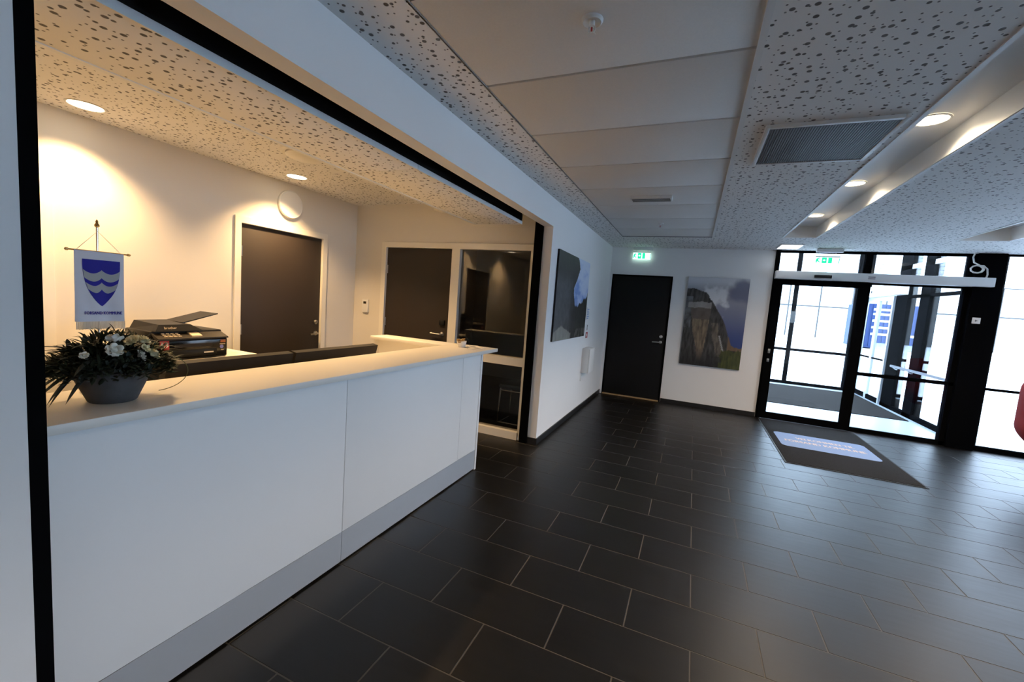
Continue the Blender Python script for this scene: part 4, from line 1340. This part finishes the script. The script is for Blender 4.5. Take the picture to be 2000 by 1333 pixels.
rbox('frame', 'white_paint', cl_, 1.00, 1.29, 6.90, 7.32, ZC - 0.010, ZC - 0.0005, r=0.003)
box('diffuser', 'lamp_white', cl_, 1.02, 1.27, 6.92, 7.30, ZC - 0.0115, ZC - 0.010)

for i, y in enumerate((0.70, 1.95, 3.20, 4.46, 5.71)):
    downlight(1.118, y, ZC + 0.134, 0.078, ('round trough lamp behind the viewer', 'round trough lamp just above the viewer', 'largest round lamp in the light trough by the air grille', 'middle round lamp in the light trough', 'farthest round lamp in the light trough')[i], 'light trough lamps', SPOT_TROUGH, 150, col=TROUGH_COL)
for i, y in enumerate((0.95, 2.20, 3.45, 4.71, 5.96)):
    downlight(2.875, y, ZC + 0.134, 0.078, 'round lamp in the right hand ceiling trough, ' + ('behind the viewer', 'beside the viewer', 'third from the near end', 'next to last before the glass', 'nearest the glass front')[i], 'right trough lamps', SPOT_TROUGH, 150, col=TROUGH_COL)

# ------------------------------------------------------------------ column fittings
sw = rbox('door_switch', 'white_paint', None, 3.335, 3.415, YF - 0.078, YF - 0.06, 1.675, 1.755, r=0.004, label='small white push switch on the wide black column', cat='switch')
MB().prism([(3.36, 1.70), (3.39, 1.715), (3.36, 1.73)], 1, YF - 0.0795, YF - 0.078).build('arrow', 'print_grey', sw)
pts = [(3.25, YF - 0.075, ZC - 0.002), (3.235, YF - 0.08, 2.53), (3.25, YF - 0.085, 2.46), (3.30, YF - 0.09, 2.43)]
for k in range(22):
    a = math.pi * 0.55 - 2 * math.pi * k / 10.0
    pts.append((3.285 + (0.058 + 0.0006 * k) * math.cos(a), YF - 0.085 - 0.0012 * k, 2.375 + 0.048 * math.sin(a)))
pts += [(3.34, YF - 0.10, 2.42), (3.385, YF - 0.09, 2.38), (3.40, YF - 0.08, 2.31), (3.398, YF - 0.07, 2.272)]
MB().tube(pts, 0.009, 8).build('cable_coil', 'frame_paint', None, smooth=True, label='coiled white cable above the door operator on the black column', cat='cable')

# ------------------------------------------------------------------ entrance mat
em = thing('entrance_mat', 'dark grey entrance mat with pale blue lettered panel', 'mat', (1.66, 6.4, 0))
MB().rbox(1.095, 2.262, 5.30, YF - 0.06, 0.0, 0.010, r=0.003).build('pile', 'carpet', em, smooth=True)
MB().box(1.075, 1.095, 5.28, YF - 0.06, 0.0, 0.005).box(2.262, 2.282, 5.28, YF - .06, 0, 0.005).box(1.095, 2.262, 5.28, 5.30, 0, 0.005).build('rubber_edge', 'rubber', em)


def rrect(x0, x1, y0, y1, r, n=6):
    P = []
    for cx, cy, a0 in ((x1 - r, y1 - r, 0), (x0 + r, y1 - r, 90), (x0 + r, y0 + r, 180), (x1 - r, y0 + r, 270)):
        for k in range(n + 1):
            a = math.radians(a0 + 90 * k / n); P.append((cx + r * math.cos(a), cy + r * math.sin(a)))
    return P


lp = MB().prism(rrect(1.165, 2.165, 5.98, 6.66, 0.07), 2, 0.0095, 0.0112).build('logo_panel', 'mat_blue', em)
text_mb('VELKOMMEN TIL', 0.12, (1.70, 6.44, 0.0116), (1, 0, 0), (0, 1, 0), fit=0.62, bold=0.006).build('lettering', 'mat_text', lp)
text_mb('FORSAND KOMMUNE', 0.13, (1.66, 6.27, 0.0116), (1, 0, 0), (0, 1, 0), fit=0.84, bold=0.006).build('lettering', 'mat_text', lp)

# ------------------------------------------------------------------ red chair
rc = thing('lounge_chair', 'red upholstered tub chair with black foot at the right edge', 'chair', (3.735, 6.10, 0))
cx_, cy_ = 3.735, 6.10
NA, NZ = 56, 20
v, f = [], []


def tub(a, t, inner):
    """a: angle, t 0..1 from underside to rim"""
    back = math.cos(a - math.pi * 0.75)
    hgt = 0.90 + (0.20 * back if back > 0 else 0.22 * back)
    R = 0.27 + 0.20 * math.sin(min(1, t * 2.8) * math.pi / 2) - 0.035 * max(0, (t - .86) / .14) ** 2
    if inner: R -= 0.07
    z = 0.34 + (hgt - 0.34) * t
    return (cx_ + R * math.cos(a), cy_ + R * math.sin(a), z)


prof = [(t / NZ, False) for t in range(NZ + 1)] + [(1 - t / NZ, True) for t in range(NZ // 2 + 1)]
for t, inn in prof:
    for k in range(NA):
        v.append(tub(2 * math.pi * k / NA, t, inn))
for j in range(len(prof) - 1):
    for k in range(NA):
        l = (k + 1) % NA
        f.append((j * NA + k, j * NA + l, (j + 1) * NA + l, (j + 1) * NA + k))
f.append(tuple(range(NA - 1, -1, -1)))
MB().add(v, f).build('shell', 'red_fabric', rc, smooth=True)
MB().lathe((cx_ + 0.03, cy_, 0), [(0.33, 0.40), (0.37, 0.43), (0.37, 0.47), (0.33, 0.50), (0.1, 0.51)], 36).build('seat_cushion', 'red_fabric', rc, smooth=True)
MB().tube([(cx_, cy_, 0.05), (cx_, cy_, 0.37)], 0.03, 14).build('pedestal', 'black_metal', rc, smooth=True)
for k in range(4):
    a = math.radians(146 + 90 * k)
    MB().tube([(cx_, cy_, 0.06), (cx_ + 0.13 * math.cos(a), cy_ + 0.13 * math.sin(a), 0.04), (cx_ + 0.27 * math.cos(a), cy_ + 0.27 * math.sin(a), 0.014)], [0.022, 0.018, 0.013], 10).build('foot', 'black_metal', rc, smooth=True)
